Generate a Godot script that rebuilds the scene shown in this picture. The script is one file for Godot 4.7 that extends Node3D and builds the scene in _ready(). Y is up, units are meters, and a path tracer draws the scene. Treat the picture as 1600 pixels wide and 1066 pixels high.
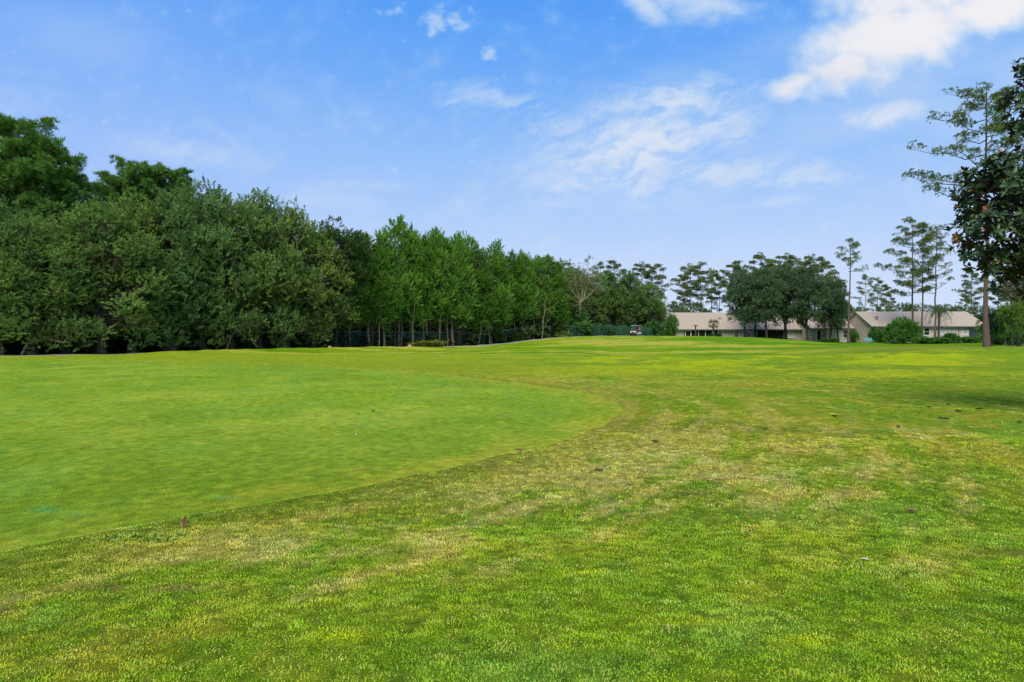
extends Node3D
# A golf course seen over a putting green: a wood behind a chain-link fence, low villas under oaks and pines, a magnolia close by.
# Ground distances are written as D = -z (metres from the camera's foot), x to the right, y up.

const EYE := 1.6
const EXPOSURE := 3.6
const LIT := 1.15            # light that falls on open ground at that exposure: turns looked-at colours into base colours
var rng := RandomNumberGenerator.new()
var names := {}
var nz_big := FastNoiseLite.new()
var nz_mid := FastNoiseLite.new()
var nz_fine := FastNoiseLite.new()
var nz_odd := FastNoiseLite.new()
var quad_index := PackedInt32Array()
var green_edge := PackedVector2Array()
var M := {}

# ------------------------------------------------------------------ small mesh builder
class Buf:
	var v := PackedVector3Array()
	var n := PackedVector3Array()
	var i := PackedInt32Array()
	var c := PackedColorArray()
	var tint := Color.WHITE
	var tinted := false
	func quad(a: Vector3, b: Vector3, cc: Vector3, d: Vector3) -> void:   # counter-clockwise from outside
		var at := v.size()
		var nn := (b - a).cross(cc - a)
		if nn.length_squared() < 1e-14:
			nn = (cc - a).cross(d - a)
		nn = nn.normalized()
		v.append_array([a, b, cc, d])
		n.append_array([nn, nn, nn, nn])
		i.append_array([at, at + 2, at + 1, at, at + 3, at + 2])
		if tinted:
			c.append_array([tint, tint, tint, tint])
	func tri(a: Vector3, b: Vector3, cc: Vector3) -> void:
		var at := v.size()
		var nn := (b - a).cross(cc - a).normalized()
		v.append_array([a, b, cc])
		n.append_array([nn, nn, nn])
		i.append_array([at, at + 2, at + 1])
		if tinted:
			c.append_array([tint, tint, tint])
	func box(p: Vector3, s: Vector3, t := Basis.IDENTITY) -> void:
		var h := s * 0.5
		var k := []
		for q in 8:
			k.append(p + t * Vector3(h.x if q & 1 else -h.x, h.y if q & 2 else -h.y, h.z if q & 4 else -h.z))
		quad(k[4], k[5], k[7], k[6]); quad(k[1], k[0], k[2], k[3]); quad(k[5], k[1], k[3], k[7])
		quad(k[0], k[4], k[6], k[2]); quad(k[6], k[7], k[3], k[2]); quad(k[0], k[1], k[5], k[4])
	func bevel_box(p: Vector3, s: Vector3, b: float, t := Basis.IDENTITY) -> void:   # chamfered along every edge
		var h := s * 0.5
		var g := h - Vector3(b, b, b)
		for ax in 3:
			var u := (ax + 1) % 3
			var w := (ax + 2) % 3
			for sg in [-1.0, 1.0]:
				var q := []
				for e in [[-1, -1], [1, -1], [1, 1], [-1, 1]]:
					var r := Vector3.ZERO
					r[ax] = h[ax] * sg; r[u] = g[u] * e[0]; r[w] = g[w] * e[1]
					q.append(p + t * r)
				if sg > 0: quad(q[0], q[1], q[2], q[3])
				else: quad(q[3], q[2], q[1], q[0])
			for e in [[-1, -1], [1, -1], [1, 1], [-1, 1]]:
				var q := []
				for f in [[0, -1], [1, -1], [1, 1], [0, 1]]:
					var r := Vector3.ZERO
					r[ax] = g[ax] * f[1]
					r[u] = (g[u] if f[0] else h[u]) * e[0]
					r[w] = (h[w] if f[0] else g[w]) * e[1]
					q.append(p + t * r)
				if e[0] * e[1] > 0: quad(q[0], q[1], q[2], q[3])
				else: quad(q[3], q[2], q[1], q[0])
		for q in 8:
			var sx := 1.0 if q & 1 else -1.0
			var sy := 1.0 if q & 2 else -1.0
			var sz := 1.0 if q & 4 else -1.0
			var a := p + t * Vector3(h.x * sx, g.y * sy, g.z * sz)
			var bb := p + t * Vector3(g.x * sx, h.y * sy, g.z * sz)
			var d := p + t * Vector3(g.x * sx, g.y * sy, h.z * sz)
			if sx * sy * sz > 0: tri(a, bb, d)
			else: tri(a, d, bb)
	func tube(p: PackedVector3Array, r: PackedFloat32Array, sides := 6, cap := true) -> void:
		var at := v.size()
		var m := p.size()
		var last := Vector3.ZERO
		for k in m:
			var t := (p[mini(k + 1, m - 1)] - p[maxi(k - 1, 0)]).normalized()
			var u := last - t * last.dot(t)
			if u.length_squared() < 1e-6:
				u = t.cross(Vector3(0.31, 0.2, 0.93)) if absf(t.z) < 0.9 else t.cross(Vector3(1, 0.1, 0))
			u = u.normalized()
			last = u
			var w := t.cross(u)
			for j in sides:
				var a := TAU * j / sides
				var d := u * cos(a) + w * sin(a)
				v.append(p[k] + d * r[k])
				n.append(d)
				if tinted:
					c.append(tint)
		for k in m - 1:
			for j in sides:
				var a := at + k * sides + j
				var b := at + k * sides + (j + 1) % sides
				i.append_array([a, b + sides, b, a, a + sides, b + sides])
		if cap:
			for e in [0, m - 1]:
				var o := v.size()
				var t := (p[1] - p[0]).normalized() * -1.0 if e == 0 else (p[m - 1] - p[m - 2]).normalized()
				for j in sides:
					v.append(v[at + e * sides + j])
					n.append(t)
					if tinted:
						c.append(tint)
				for j in range(1, sides - 1):
					if e == 0: i.append_array([o, o + j, o + j + 1])
					else: i.append_array([o, o + j + 1, o + j])
	func rod(a: Vector3, b: Vector3, r0: float, r1 := -1.0, sides := 6) -> void:
		tube(PackedVector3Array([a, b]), PackedFloat32Array([r0, r0 if r1 < 0 else r1]), sides)
	func disc_wheel(p: Vector3, axis: Vector3, r: float, w: float, sides := 16) -> void:
		tube(PackedVector3Array([p - axis * w * 0.5, p - axis * w * 0.36, p + axis * w * 0.36, p + axis * w * 0.5]), PackedFloat32Array([r * 0.9, r, r, r * 0.9]), sides)
	func mesh() -> ArrayMesh:
		var a := []
		a.resize(Mesh.ARRAY_MAX)
		a[Mesh.ARRAY_VERTEX] = v
		a[Mesh.ARRAY_NORMAL] = n
		a[Mesh.ARRAY_INDEX] = i
		if tinted:
			a[Mesh.ARRAY_COLOR] = c
		var m := ArrayMesh.new()
		m.add_surface_from_arrays(Mesh.PRIMITIVE_TRIANGLES, a)
		return m

class Leaves:      # leaf rhombi, four points each
	var v := PackedVector3Array()
	var c := PackedColorArray()
	func add(points: PackedVector3Array, at: Transform3D, tint: Color) -> void:
		v.append_array(at * points)
		var k := PackedColorArray()
		k.resize(points.size())
		k.fill(tint)
		c.append_array(k)

func leaf_mesh(l: Leaves) -> ArrayMesh:
	var count := l.v.size() / 4
	while quad_index.size() < count * 6:
		var q := quad_index.size() / 6 * 4
		for k in 4096:
			quad_index.append_array([q, q + 2, q + 1, q, q + 3, q + 2])
			q += 4
	var a := []
	a.resize(Mesh.ARRAY_MAX)
	a[Mesh.ARRAY_VERTEX] = l.v
	a[Mesh.ARRAY_COLOR] = l.c
	a[Mesh.ARRAY_INDEX] = quad_index.slice(0, count * 6)
	var m := ArrayMesh.new()
	m.add_surface_from_arrays(Mesh.PRIMITIVE_TRIANGLES, a)
	return m

# ------------------------------------------------------------------ naming
func numbered(called: String) -> String:
	var k: int = names.get(called, 0)
	names[called] = k + 1
	return called if k == 0 else "%s_%03d" % [called, k]

func thing(called: String, label: String, category: String, at := Vector3.ZERO, turn := 0.0, group := "") -> Node3D:
	var o := Node3D.new()
	o.name = numbered(called)
	add_child(o)
	o.position = at
	o.rotation.y = turn
	tag(o, label, category, group)
	return o

func tag(o: Node, label: String, category: String, group := "") -> void:
	o.set_meta("label", label)
	o.set_meta("category", category)
	if group != "":
		o.set_meta("group", group)

func part(called: String, mesh: Mesh, m: Material, parent: Node) -> MeshInstance3D:
	var o := MeshInstance3D.new()
	o.name = called if parent != self else numbered(called)
	o.mesh = mesh
	o.material_override = m
	parent.add_child(o, true)
	return o

func struct(called: String, mesh: Mesh, m: Material) -> MeshInstance3D:
	var o := part(called, mesh, m, self)
	o.set_meta("kind", "structure")
	return o

func dup(o: Node3D, at: Vector3, turn: float, size: Vector3, label: String, group := "") -> Node3D:
	var r: Node3D = o
	if o.has_meta("placed"):
		r = o.duplicate()
		r.name = numbered(str(o.get_meta("kind_name")))
		add_child(r)
	else:
		o.set_meta("placed", 1)
	r.position = at
	r.rotation = Vector3(0, turn, 0)
	r.scale = size
	r.set_meta("label", label)
	if group != "":
		r.set_meta("group", group)
	elif r.has_meta("group"):
		r.remove_meta("group")
	return r

# ------------------------------------------------------------------ colours and materials
func s8(r: float, g: float, b: float, k := LIT) -> Color:
	var l := Color(r / 255.0, g / 255.0, b / 255.0).srgb_to_linear()
	return Color(l.r / k, l.g / k, l.b / k)

func lin(r: float, g: float, b: float) -> Color:
	return Color(r, g, b).linear_to_srgb()

func noise_tex(kind: int, freq: float, oct: int, lo: Color, hi: Color, size := 512, sd := 1, mid_at := -1.0, mid := Color.WHITE) -> NoiseTexture2D:
	var f := FastNoiseLite.new()
	f.noise_type = kind
	f.frequency = freq
	f.fractal_octaves = oct
	f.seed = sd
	var t := NoiseTexture2D.new()
	t.width = size
	t.height = size
	t.seamless = true
	t.noise = f
	var g := Gradient.new()
	g.set_color(0, lo)
	g.set_color(1, hi)
	if mid_at > 0.0:
		g.add_point(mid_at, mid)
	t.color_ramp = g
	return t

func bump_tex(freq: float, oct: int, size := 512, sd := 3) -> NoiseTexture2D:
	return noise_tex(FastNoiseLite.TYPE_SIMPLEX, freq, oct, Color.BLACK, Color.WHITE, size, sd)

func mat(c: Color, rough := 0.8, spec := 0.5) -> StandardMaterial3D:
	var m := StandardMaterial3D.new()
	m.albedo_color = c
	m.roughness = rough
	m.metallic_specular = spec
	return m

func tri_mat(tex: Texture2D, c: Color, scale: Vector3, rough := 0.85, bump: Texture2D = null, depth := 1.0, world := false) -> StandardMaterial3D:
	var m := mat(c, rough)
	m.albedo_texture = tex
	m.uv1_triplanar = true
	m.uv1_world_triplanar = world
	m.uv1_scale = scale
	if bump:
		m.heightmap_enabled = true
		m.heightmap_texture = bump
		m.heightmap_scale = depth
	return m

func leaf_mat(back: Color, rough := 0.55, spec := 0.4) -> StandardMaterial3D:
	var m := mat(Color.WHITE, rough, spec)
	m.vertex_color_use_as_albedo = true
	m.cull_mode = BaseMaterial3D.CULL_DISABLED
	m.backlight_enabled = true
	m.backlight = back
	return m

func glass(c: Color) -> StandardMaterial3D:
	var m := mat(c, 0.06, 0.5)
	m.transparency = BaseMaterial3D.TRANSPARENCY_ALPHA
	m.cull_mode = BaseMaterial3D.CULL_DISABLED
	return m

func make_materials() -> void:
	var fine := noise_tex(FastNoiseLite.TYPE_SIMPLEX, 0.07, 4, Color(0.62, 0.62, 0.58), Color(1, 1, 0.95), 1024, 5, 0.5, Color(0.86, 0.87, 0.82))
	var wide := noise_tex(FastNoiseLite.TYPE_SIMPLEX, 0.03, 5, Color(0.78, 0.81, 0.76), Color(1, 1, 1), 1024, 9, 0.55, Color(0.93, 0.93, 0.9))
	for k in ["ground", "green"]:
		var m := mat(Color.WHITE, 0.95, 0.15)
		m.vertex_color_use_as_albedo = true
		m.albedo_texture = fine
		m.uv1_scale = Vector3(1, 1, 1) / (0.9 if k == "ground" else 2.2)
		m.detail_enabled = true
		m.detail_albedo = wide
		m.detail_uv_layer = BaseMaterial3D.DETAIL_UV_2
		m.uv2_scale = Vector3(1, 1, 1) / 6.3
		m.detail_blend_mode = BaseMaterial3D.BLEND_MODE_MUL
		m.heightmap_enabled = true
		m.heightmap_texture = bump_tex(0.09, 4, 1024, 21)
		m.heightmap_scale = 1.2 if k == "ground" else 0.22
		M[k] = m
	var bark := noise_tex(FastNoiseLite.TYPE_SIMPLEX, 0.03, 5, Color(0.35, 0.33, 0.3), Color(1, 1, 1), 512, 31)
	var bark_b := bump_tex(0.035, 5, 512, 33)
	M.bark_oak = tri_mat(bark, lin(0.16, 0.14, 0.12), Vector3(1.2, 0.35, 1.2), 0.9, bark_b, 4.0)
	M.bark_dark = tri_mat(bark, lin(0.09, 0.075, 0.06), Vector3(1.2, 0.35, 1.2), 0.9, bark_b, 4.0)
	M.bark_cedar = tri_mat(bark, lin(0.52, 0.46, 0.38), Vector3(1.5, 0.3, 1.5), 0.9, bark_b, 3.0)
	M.bark_pale = tri_mat(bark, lin(0.5, 0.46, 0.38), Vector3(0.6, 0.4, 0.6), 0.85, bark_b, 1.5)
	M.bark_pine = tri_mat(bark, lin(0.27, 0.2, 0.17), Vector3(1.6, 0.5, 1.6), 0.9, bark_b, 5.0)
	M.leaf = leaf_mat(Color(0.58, 0.68, 0.3), 0.75, 0.22)
	M.leaf_soft = leaf_mat(Color(0.6, 0.74, 0.3), 0.8, 0.2)
	M.blade = leaf_mat(Color(0.46, 0.54, 0.14), 0.8, 0.2)
	M.magnolia_top = leaf_mat(Color(0.08, 0.14, 0.03), 0.36, 0.33)
	M.magnolia_under = leaf_mat(Color(0.08, 0.06, 0.03), 0.8, 0.2)
	M.dry = tri_mat(noise_tex(FastNoiseLite.TYPE_SIMPLEX, 0.05, 3, Color(0.5, 0.5, 0.5), Color.WHITE, 128, 3), lin(0.23, 0.09, 0.04), Vector3(9, 9, 9), 0.6)
	M.dry_dark = tri_mat(M.dry.albedo_texture, lin(0.07, 0.04, 0.02), Vector3(9, 9, 9), 0.7)
	M.dry_pale = tri_mat(M.dry.albedo_texture, lin(0.8, 0.75, 0.66), Vector3(9, 9, 9), 0.8)
	var asph := noise_tex(FastNoiseLite.TYPE_SIMPLEX, 0.08, 4, Color(0.6, 0.6, 0.6), Color.WHITE, 512, 13)
	M.path = tri_mat(asph, lin(0.33, 0.33, 0.29), Vector3(0.5, 0.5, 0.5), 0.9, null, 1.0, true)
	var shingle := noise_tex(FastNoiseLite.TYPE_CELLULAR, 0.05, 2, Color(0.7, 0.68, 0.66), Color.WHITE, 512, 41)
	M.shingle = tri_mat(shingle, lin(0.43, 0.39, 0.34), Vector3(0.25, 0.9, 0.9), 0.9, bump_tex(0.05, 3, 256, 44), 2.0)
	M.shingle_pink = tri_mat(shingle, lin(0.47, 0.40, 0.36), Vector3(0.25, 0.9, 0.9), 0.9)
	var stucco := noise_tex(FastNoiseLite.TYPE_SIMPLEX, 0.02, 5, Color(0.86, 0.85, 0.83), Color.WHITE, 256, 51)
	M.wall_grey = tri_mat(stucco, lin(0.46, 0.45, 0.43), Vector3(0.4, 0.4, 0.4), 0.9)
	M.wall_beige = tri_mat(stucco, lin(0.66, 0.59, 0.52), Vector3(0.4, 0.4, 0.4), 0.9)
	M.wall_white = tri_mat(stucco, lin(0.72, 0.68, 0.63), Vector3(0.4, 0.4, 0.4), 0.9)
	M.gable = tri_mat(stucco, lin(0.58, 0.52, 0.41), Vector3(0.4, 0.4, 0.4), 0.9)
	M.white = mat(lin(0.78, 0.78, 0.76), 0.5)
	M.dark_trim = mat(lin(0.14, 0.13, 0.12), 0.6)
	M.window = mat(lin(0.03, 0.035, 0.045), 0.08, 0.6)
	M.blind = mat(lin(0.42, 0.5, 0.55), 0.4)
	M.screen = glass(Color(0.03, 0.035, 0.045, 0.72))
	M.screen.roughness = 0.6
	M.inside = mat(lin(0.06, 0.06, 0.065), 0.9)
	M.door = mat(lin(0.30, 0.27, 0.23), 0.6)
	M.turquoise = mat(lin(0.10, 0.42, 0.44), 0.45)
	M.fence_green = mat(lin(0.045, 0.17, 0.14), 0.5)
	M.fence_grey = mat(lin(0.28, 0.30, 0.31), 0.45)
	M.wood_grey = tri_mat(bark, lin(0.20, 0.22, 0.25), Vector3(2, 0.3, 2), 0.9)
	M.orange = tri_mat(stucco, lin(0.62, 0.36, 0.2), Vector3(4, 4, 4), 0.8)
	M.cart_white = mat(lin(0.5, 0.49, 0.47), 0.35)
	M.cart_black = mat(lin(0.025, 0.025, 0.028), 0.5)
	M.rubber = mat(lin(0.02, 0.02, 0.02), 0.85)
	M.metal = mat(lin(0.5, 0.5, 0.5), 0.35)
	M.metal.metallic = 0.8
	M.seat = mat(lin(0.12, 0.1, 0.09), 0.6)
	M.roof_cart = mat(lin(0.33, 0.33, 0.3), 0.5)
	M.bag = mat(lin(0.20, 0.03, 0.06), 0.7)
	M.lamp = mat(lin(0.75, 0.75, 0.72), 0.15)
	M.windshield = glass(Color(0.2, 0.22, 0.24, 0.1))
	M.skin = mat(lin(0.42, 0.26, 0.18), 0.6)
	M.purple = mat(lin(0.33, 0.1, 0.32), 0.8)
	M.trousers = mat(lin(0.06, 0.06, 0.09), 0.85)
	M.hair = mat(lin(0.05, 0.035, 0.025), 0.8)

# ------------------------------------------------------------------ the ground's shape
func bell(x: float, c: float, s: float) -> float:
	var q := (x - c) / s
	return exp(-q * q)

func wood_edge(x: float, D: float) -> float:      # metres behind the front of the wood, negative on the course side
	if x < -37.0 and D < 80.0:
		return (D - 46.0) * 0.966 - (x + 37.0) * 0.259
	return ((D - 46.0) * 57.0 - (x + 37.0) * 69.0) / 89.5

func green_d(x: float, D: float) -> float:        # distance to the edge of the green, negative inside
	if absf(x + 20.0) > 34.0 or D > 55.0:
		return 9.0
	var p := Vector2(x, D)
	var best := 1e9
	var inside := false
	var n := green_edge.size()
	var a := green_edge[n - 1]
	for k in n:
		var b := green_edge[k]
		var ab := b - a
		var ap := p - a
		var t := clampf(ap.dot(ab) / ab.length_squared(), 0.0, 1.0)
		var q := (ap - ab * t).length_squared()
		if q < best:
			best = q
		if (a.y > D) != (b.y > D) and x < a.x + (D - a.y) / (b.y - a.y) * ab.x:
			inside = not inside
		a = b
	best = sqrt(best)
	return -best if inside else best

func high(x: float, D: float, gd := 99.0) -> float:
	var e := (x - 22.0) * (x - 22.0) / 484.0 + (D - 100.0) * (D - 100.0) / 784.0
	var h := 1.25 * exp(-e * e * 0.9)
	var right := smoothstep(4.0, 12.0, x)
	h += right * (0.12 + 0.42 * smoothstep(15.0, 34.0, x)) * bell(D, 42.0, 6.0)
	h -= right * (1.0 - smoothstep(24.0, 34.0, x)) * 0.38 * bell(D, 58.0, 9.0)
	h += smoothstep(24.0, 40.0, x) * 0.45 * bell(D, 56.0, 14.0)
	var w := wood_edge(x, D)
	h += 0.32 * bell(w, -6.5, 2.6) * smoothstep(-30.0, -24.0, x) * (1.0 - smoothstep(-14.0, -4.0, x))
	h += 0.3 * smoothstep(1.0, 12.0, w) * smoothstep(1.0, 12.0, w)
	h -= 0.075 * exp(-((x + 0.5) * (x + 0.5) / 1.6 + (D - 9.6) * (D - 9.6) / 0.9))
	h -= 0.05 * exp(-((x + 4.5) * (x + 4.5) / 6.0 + (D - 14.0) * (D - 14.0) / 6.0))
	if D > -40.0 and D < 130.0:
		h += nz_big.get_noise_2d(x * 3.0, D * 3.0) * 0.10 * smoothstep(3.0, 20.0, absf(D) + absf(x))
		h += nz_mid.get_noise_2d(x * 0.7, D * 0.7) * 0.025
	if gd < 9.0:
		h += 0.035 * smoothstep(-0.05, 0.10, gd)
	return h

func on(x: float, D: float, up := 0.0) -> Vector3:
	return Vector3(x, high(x, D, green_d(x, D)) + up, -D)

func at(bearing: float, D: float, up := 0.0) -> Vector3:     # bearing: x over distance
	return on(bearing * D, D, up)

# ------------------------------------------------------------------ the ground's colours, some with shade put in
var C := {}
func make_ground_colours() -> void:
	C.green = s8(120, 150, 42); C.green_pale = s8(140, 162, 58); C.green_deep = s8(104, 138, 36); C.green_blue = s8(110, 150, 60); C.green_near_dim = s8(100, 128, 32); C.dye = s8(50, 150, 100)
	C.fringe = s8(150, 152, 50); C.lip_shade = s8(112, 132, 36); C.straw = s8(200, 178, 104); C.straw_pale = s8(212, 200, 140)
	C.lush = s8(118, 150, 32); C.lush_deep = s8(90, 132, 28); C.olive = s8(156, 160, 52); C.yellow = s8(164, 182, 22); C.swale = s8(92, 136, 14); C.knoll = s8(140, 162, 38); C.knoll_tan = s8(176, 168, 86)
	C.needle = s8(146, 132, 66); C.litter = s8(70, 58, 40); C.soil = s8(142, 114, 82); C.weed_blue = s8(118, 164, 70); C.rust = s8(168, 154, 52)

func ground_colour(x: float, D: float, gd: float) -> Color:
	var b := nz_big.get_noise_2d(x, D)
	var b2 := nz_big.get_noise_2d(x * 2.7 + 310.0, D * 2.7)
	var m := nz_mid.get_noise_2d(x, D)
	var m2 := nz_mid.get_noise_2d(x * 2.3 + 70.0, D * 2.3 - 40.0)
	var f := nz_fine.get_noise_2d(x, D)
	var c: Color
	if gd < 0.0:
		c = C.green.lerp(C.green_pale, clampf(0.3 + b * 1.0 + m * 0.5, 0.0, 1.0))
		c = c.lerp(C.green_deep, clampf(0.1 - b2 * 1.3 + m2 * 0.4, 0.0, 0.7))
		c = c.lerp(C.green_near_dim, 0.8 * (1.0 - smoothstep(5.0, 15.0, D + m * 1.5 + b * 2.0)))  # darker towards the camera: lens and view-angle falloff put into the colour
		c = c.lerp(C.green_blue, 0.4 * smoothstep(0.18, 0.45, nz_odd.get_noise_2d(x * 0.5, D * 0.35)))
		c = c.lerp(C.dye, 0.3 * smoothstep(0.5, 0.62, nz_odd.get_noise_2d(x * 1.7 - 50.0, D * 0.9)) * smoothstep(11.0, 15.0, D))
		c = c.lerp(C.fringe, 0.35 * smoothstep(0.25, 0.6, m2 + 0.5 * f) + 0.75 * smoothstep(-1.2, 0.0, gd + m * 0.5) * (0.6 + m))
		for q in [[-2.77, 6.27, 0.13, 0.035, 0.8], [-2.72, 5.62, 0.1, 0.05, 0.5], [-4.3, 5.9, 0.14, 0.07, 0.6], [-3.9, 5.72, 0.08, 0.04, 0.5]]:      # spots of green marking dye
			c = c.lerp(C.dye, q[4] * exp(-((x - q[0]) * (x - q[0]) / (q[2] * q[2]) + (D - q[1]) * (D - q[1]) / (q[3] * q[3]))) * clampf(0.9 + m2 * 1.6, 0.0, 1.0))
		if absf(x + 2.5) < 7.0 and D < 17.0:          # thin bare cracks
			var ln := absf(D - (12.2 - (x + 3.5) * 0.62 + nz_mid.get_noise_2d(x * 1.5, 9.0) * 0.5))
			c = c.lerp(C.soil, 0.55 * exp(-ln * ln / 0.003) * smoothstep(0.05, 0.3, nz_fine.get_noise_2d(x * 0.3, 4.0) + 0.15) * smoothstep(-5.5, -4.5, x) * (1.0 - smoothstep(-2.0, -1.0, x)))
		return c * (1.0 + f * 0.25 + m2 * 0.10)
	var far := smoothstep(20.0, 30.0, D)
	# mown rings that run along the green's edge
	var ring := nz_mid.get_noise_2d(gd * 2.6, atan2(D - 18.0, x + 12.0) * 2.2 + 40.0)
	c = C.lush.lerp(C.olive, clampf(0.45 + b * 1.4 + m * 0.9 + ring * 0.8 * (1.0 - far), 0.0, 1.0))
	c = c.lerp(C.lush_deep, clampf(m2 * 1.5 - 0.15 - b2, 0.0, 0.75))
	c = c.lerp(C.weed_blue, 0.35 * smoothstep(0.2, 0.5, nz_odd.get_noise_2d(x * 0.9, D * 0.9)))
	# dry straw
	var streak := nz_mid.get_noise_2d(gd * 3.2 + 11.0, x * 0.5 + D * 0.2)
	var dry := 0.82 * exp(-((x - 1.9) * (x - 1.9) / 7.0 + (D - 8.0) * (D - 8.0) / 4.0)) + 0.42 * exp(-((x - 0.9) * (x - 0.9) / 1.8 + (D - 6.0) * (D - 6.0) / 0.5)) + 0.3 * exp(-(gd - 0.7) * (gd - 0.7) / 0.4) * (1.0 - far)
	dry += 0.3 * exp(-((x + 1.7) * (x + 1.7) / 1.2 + (D - 4.3) * (D - 4.3) / 0.6)) + 0.25 * exp(-((x - 5.0) * (x - 5.0) / 6.0 + (D - 10.5) * (D - 10.5) / 4.0))
	dry += 0.24 * smoothstep(0.3, 0.9, gd) * (1.0 - smoothstep(1.6, 2.8, gd)) * (1.0 - smoothstep(9.0, 13.0, D)) * smoothstep(3.6, 4.4, D)
	dry += 0.1 * (1.0 - smoothstep(10.0, 24.0, D)) - 0.28 * (1.0 - smoothstep(3.4, 4.6, D + x * 0.15))
	var s := smoothstep(0.3, 1.05, dry + m * 0.5 + m2 * 0.3 + f * 0.35 + ring * 0.25 + streak * 0.8)
	c = c.lerp(C.straw.lerp(C.straw_pale, clampf(0.4 + m2, 0.0, 1.0)), s * 0.56)
	for q in [[-0.48, 3.59, 0.09, 0.03], [1.49, 3.27, 0.2, 0.06], [0.45, 4.2, 0.2, 0.05], [1.0, 3.5, 0.25, 0.05], [-0.9, 3.3, 0.2, 0.05], [2.3, 4.9, 0.3, 0.06]]:
		c = c.lerp(C.yellow, 0.75 * exp(-((x - q[0]) * (x - q[0]) / (q[2] * q[2]) + (D - q[1]) * (D - q[1]) / (q[3] * q[3]))))
	for q in [[2.84, 3.74, 0.4, 0.16], [-2.43, 3.28, 0.4, 0.12], [3.3, 4.95, 0.7, 0.12], [-1.6, 3.2, 0.3, 0.06], [0.6, 3.05, 0.3, 0.05]]:
		c = c.lerp(C.lush_deep * 0.8, 0.7 * exp(-((x - q[0]) * (x - q[0]) / (q[2] * q[2]) + (D - q[1]) * (D - q[1]) / (q[3] * q[3]))) * clampf(0.9 + m2 * 1.5, 0.0, 1.0))
	c = c.lerp(C.rust, 0.3 * smoothstep(0.15, 0.5, b2 + f * 0.4) * (1.0 - far))
	# collar round the green
	c = c.lerp(C.fringe, 0.65 * exp(-(gd - 0.35) * (gd - 0.35) / 0.6) * (0.8 + m * 0.6))
	c = c.lerp(C.green_near_dim * 1.15, 0.7 * (1.0 - smoothstep(0.1, 1.2, gd + m * 0.6)) * (1.0 - smoothstep(7.0, 10.0, D)))
	c = c.lerp(C.lip_shade, 0.85 * exp(-(gd - 0.06) * (gd - 0.06) / 0.02) * smoothstep(9.5, 12.5, D) * smoothstep(-5.5, -2.0, x) * (0.6 + 0.6 * m))  # shade under the taller rough's lip, painted as a dark line
	# pale lines left by the mower beside the green
	var line := nz_mid.get_noise_2d(gd * 1.7 + 60.0, atan2(D - 18.0, x + 12.0) * 1.4)
	c = c.lerp(C.knoll_tan, 0.62 * smoothstep(-0.1, 0.4, line + f * 0.3) * exp(-gd / 6.0) * smoothstep(8.0, 12.0, D) * (1.0 - smoothstep(24.0, 40.0, D)))
	# farther parts of the course
	var y := far * smoothstep(-6.0, 8.0, x) * (1.0 - smoothstep(44.0, 52.0, D))
	c = c.lerp(C.yellow, y * clampf(0.45 + b * 1.8 + m * 1.3, 0.0, 1.0))
	c = c.lerp(C.lush, y * 0.8 * smoothstep(0.05, 0.35, nz_odd.get_noise_2d(x * 0.12 + 9.0, D * 0.3)))
	var beyond := smoothstep(45.0, 53.0, D)
	c = c.lerp(C.swale, beyond)
	var strip := nz_big.get_noise_2d(x * 0.35 + 80.0, D * 1.9)
	c = c.lerp(C.knoll, beyond * clampf(0.35 + strip * 1.6 + (1.0 - smoothstep(10.0, 24.0, x)) * 0.4, 0.0, 1.0) * (1.0 - smoothstep(34.0, 46.0, x)))
	c = c.lerp(C.knoll_tan, beyond * 0.75 * smoothstep(0.05, 0.4, strip + m * 0.3) * (1.0 - smoothstep(20.0, 34.0, x)) * (1.0 - smoothstep(84.0, 94.0, D)))
	c = c.lerp(C.knoll, far * (1.0 - beyond) * (1.0 - smoothstep(-4.0, 6.0, x)) * 0.7)
	c = c.lerp(C.needle, 0.85 * exp(-((x - 42.0) * (x - 42.0) / 150.0 + (D - 58.0) * (D - 58.0) / 60.0)) * (0.8 + m * 0.6))
	# bare soil
	for q in [[3.65, 4.58, 0.42, 0.09], [-2.95, 3.62, 0.2, 0.04], [2.2, 6.9, 0.3, 0.09], [1.75, 6.3, 0.22, 0.07], [-2.3, 3.95, 0.5, 0.05]]:
		c = c.lerp(C.soil, 0.8 * exp(-((x - q[0]) * (x - q[0]) / (q[2] * q[2]) + (D - q[1]) * (D - q[1]) / (q[3] * q[3]))) * clampf(0.85 + m2 * 1.5, 0.0, 1.0))
	var w := wood_edge(x, D)
	if w > -0.6 and D > 0.0:
		c = c.lerp(C.litter, smoothstep(-0.6, 1.6, w + m))
	return c * (1.0 + f * 0.16)

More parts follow.
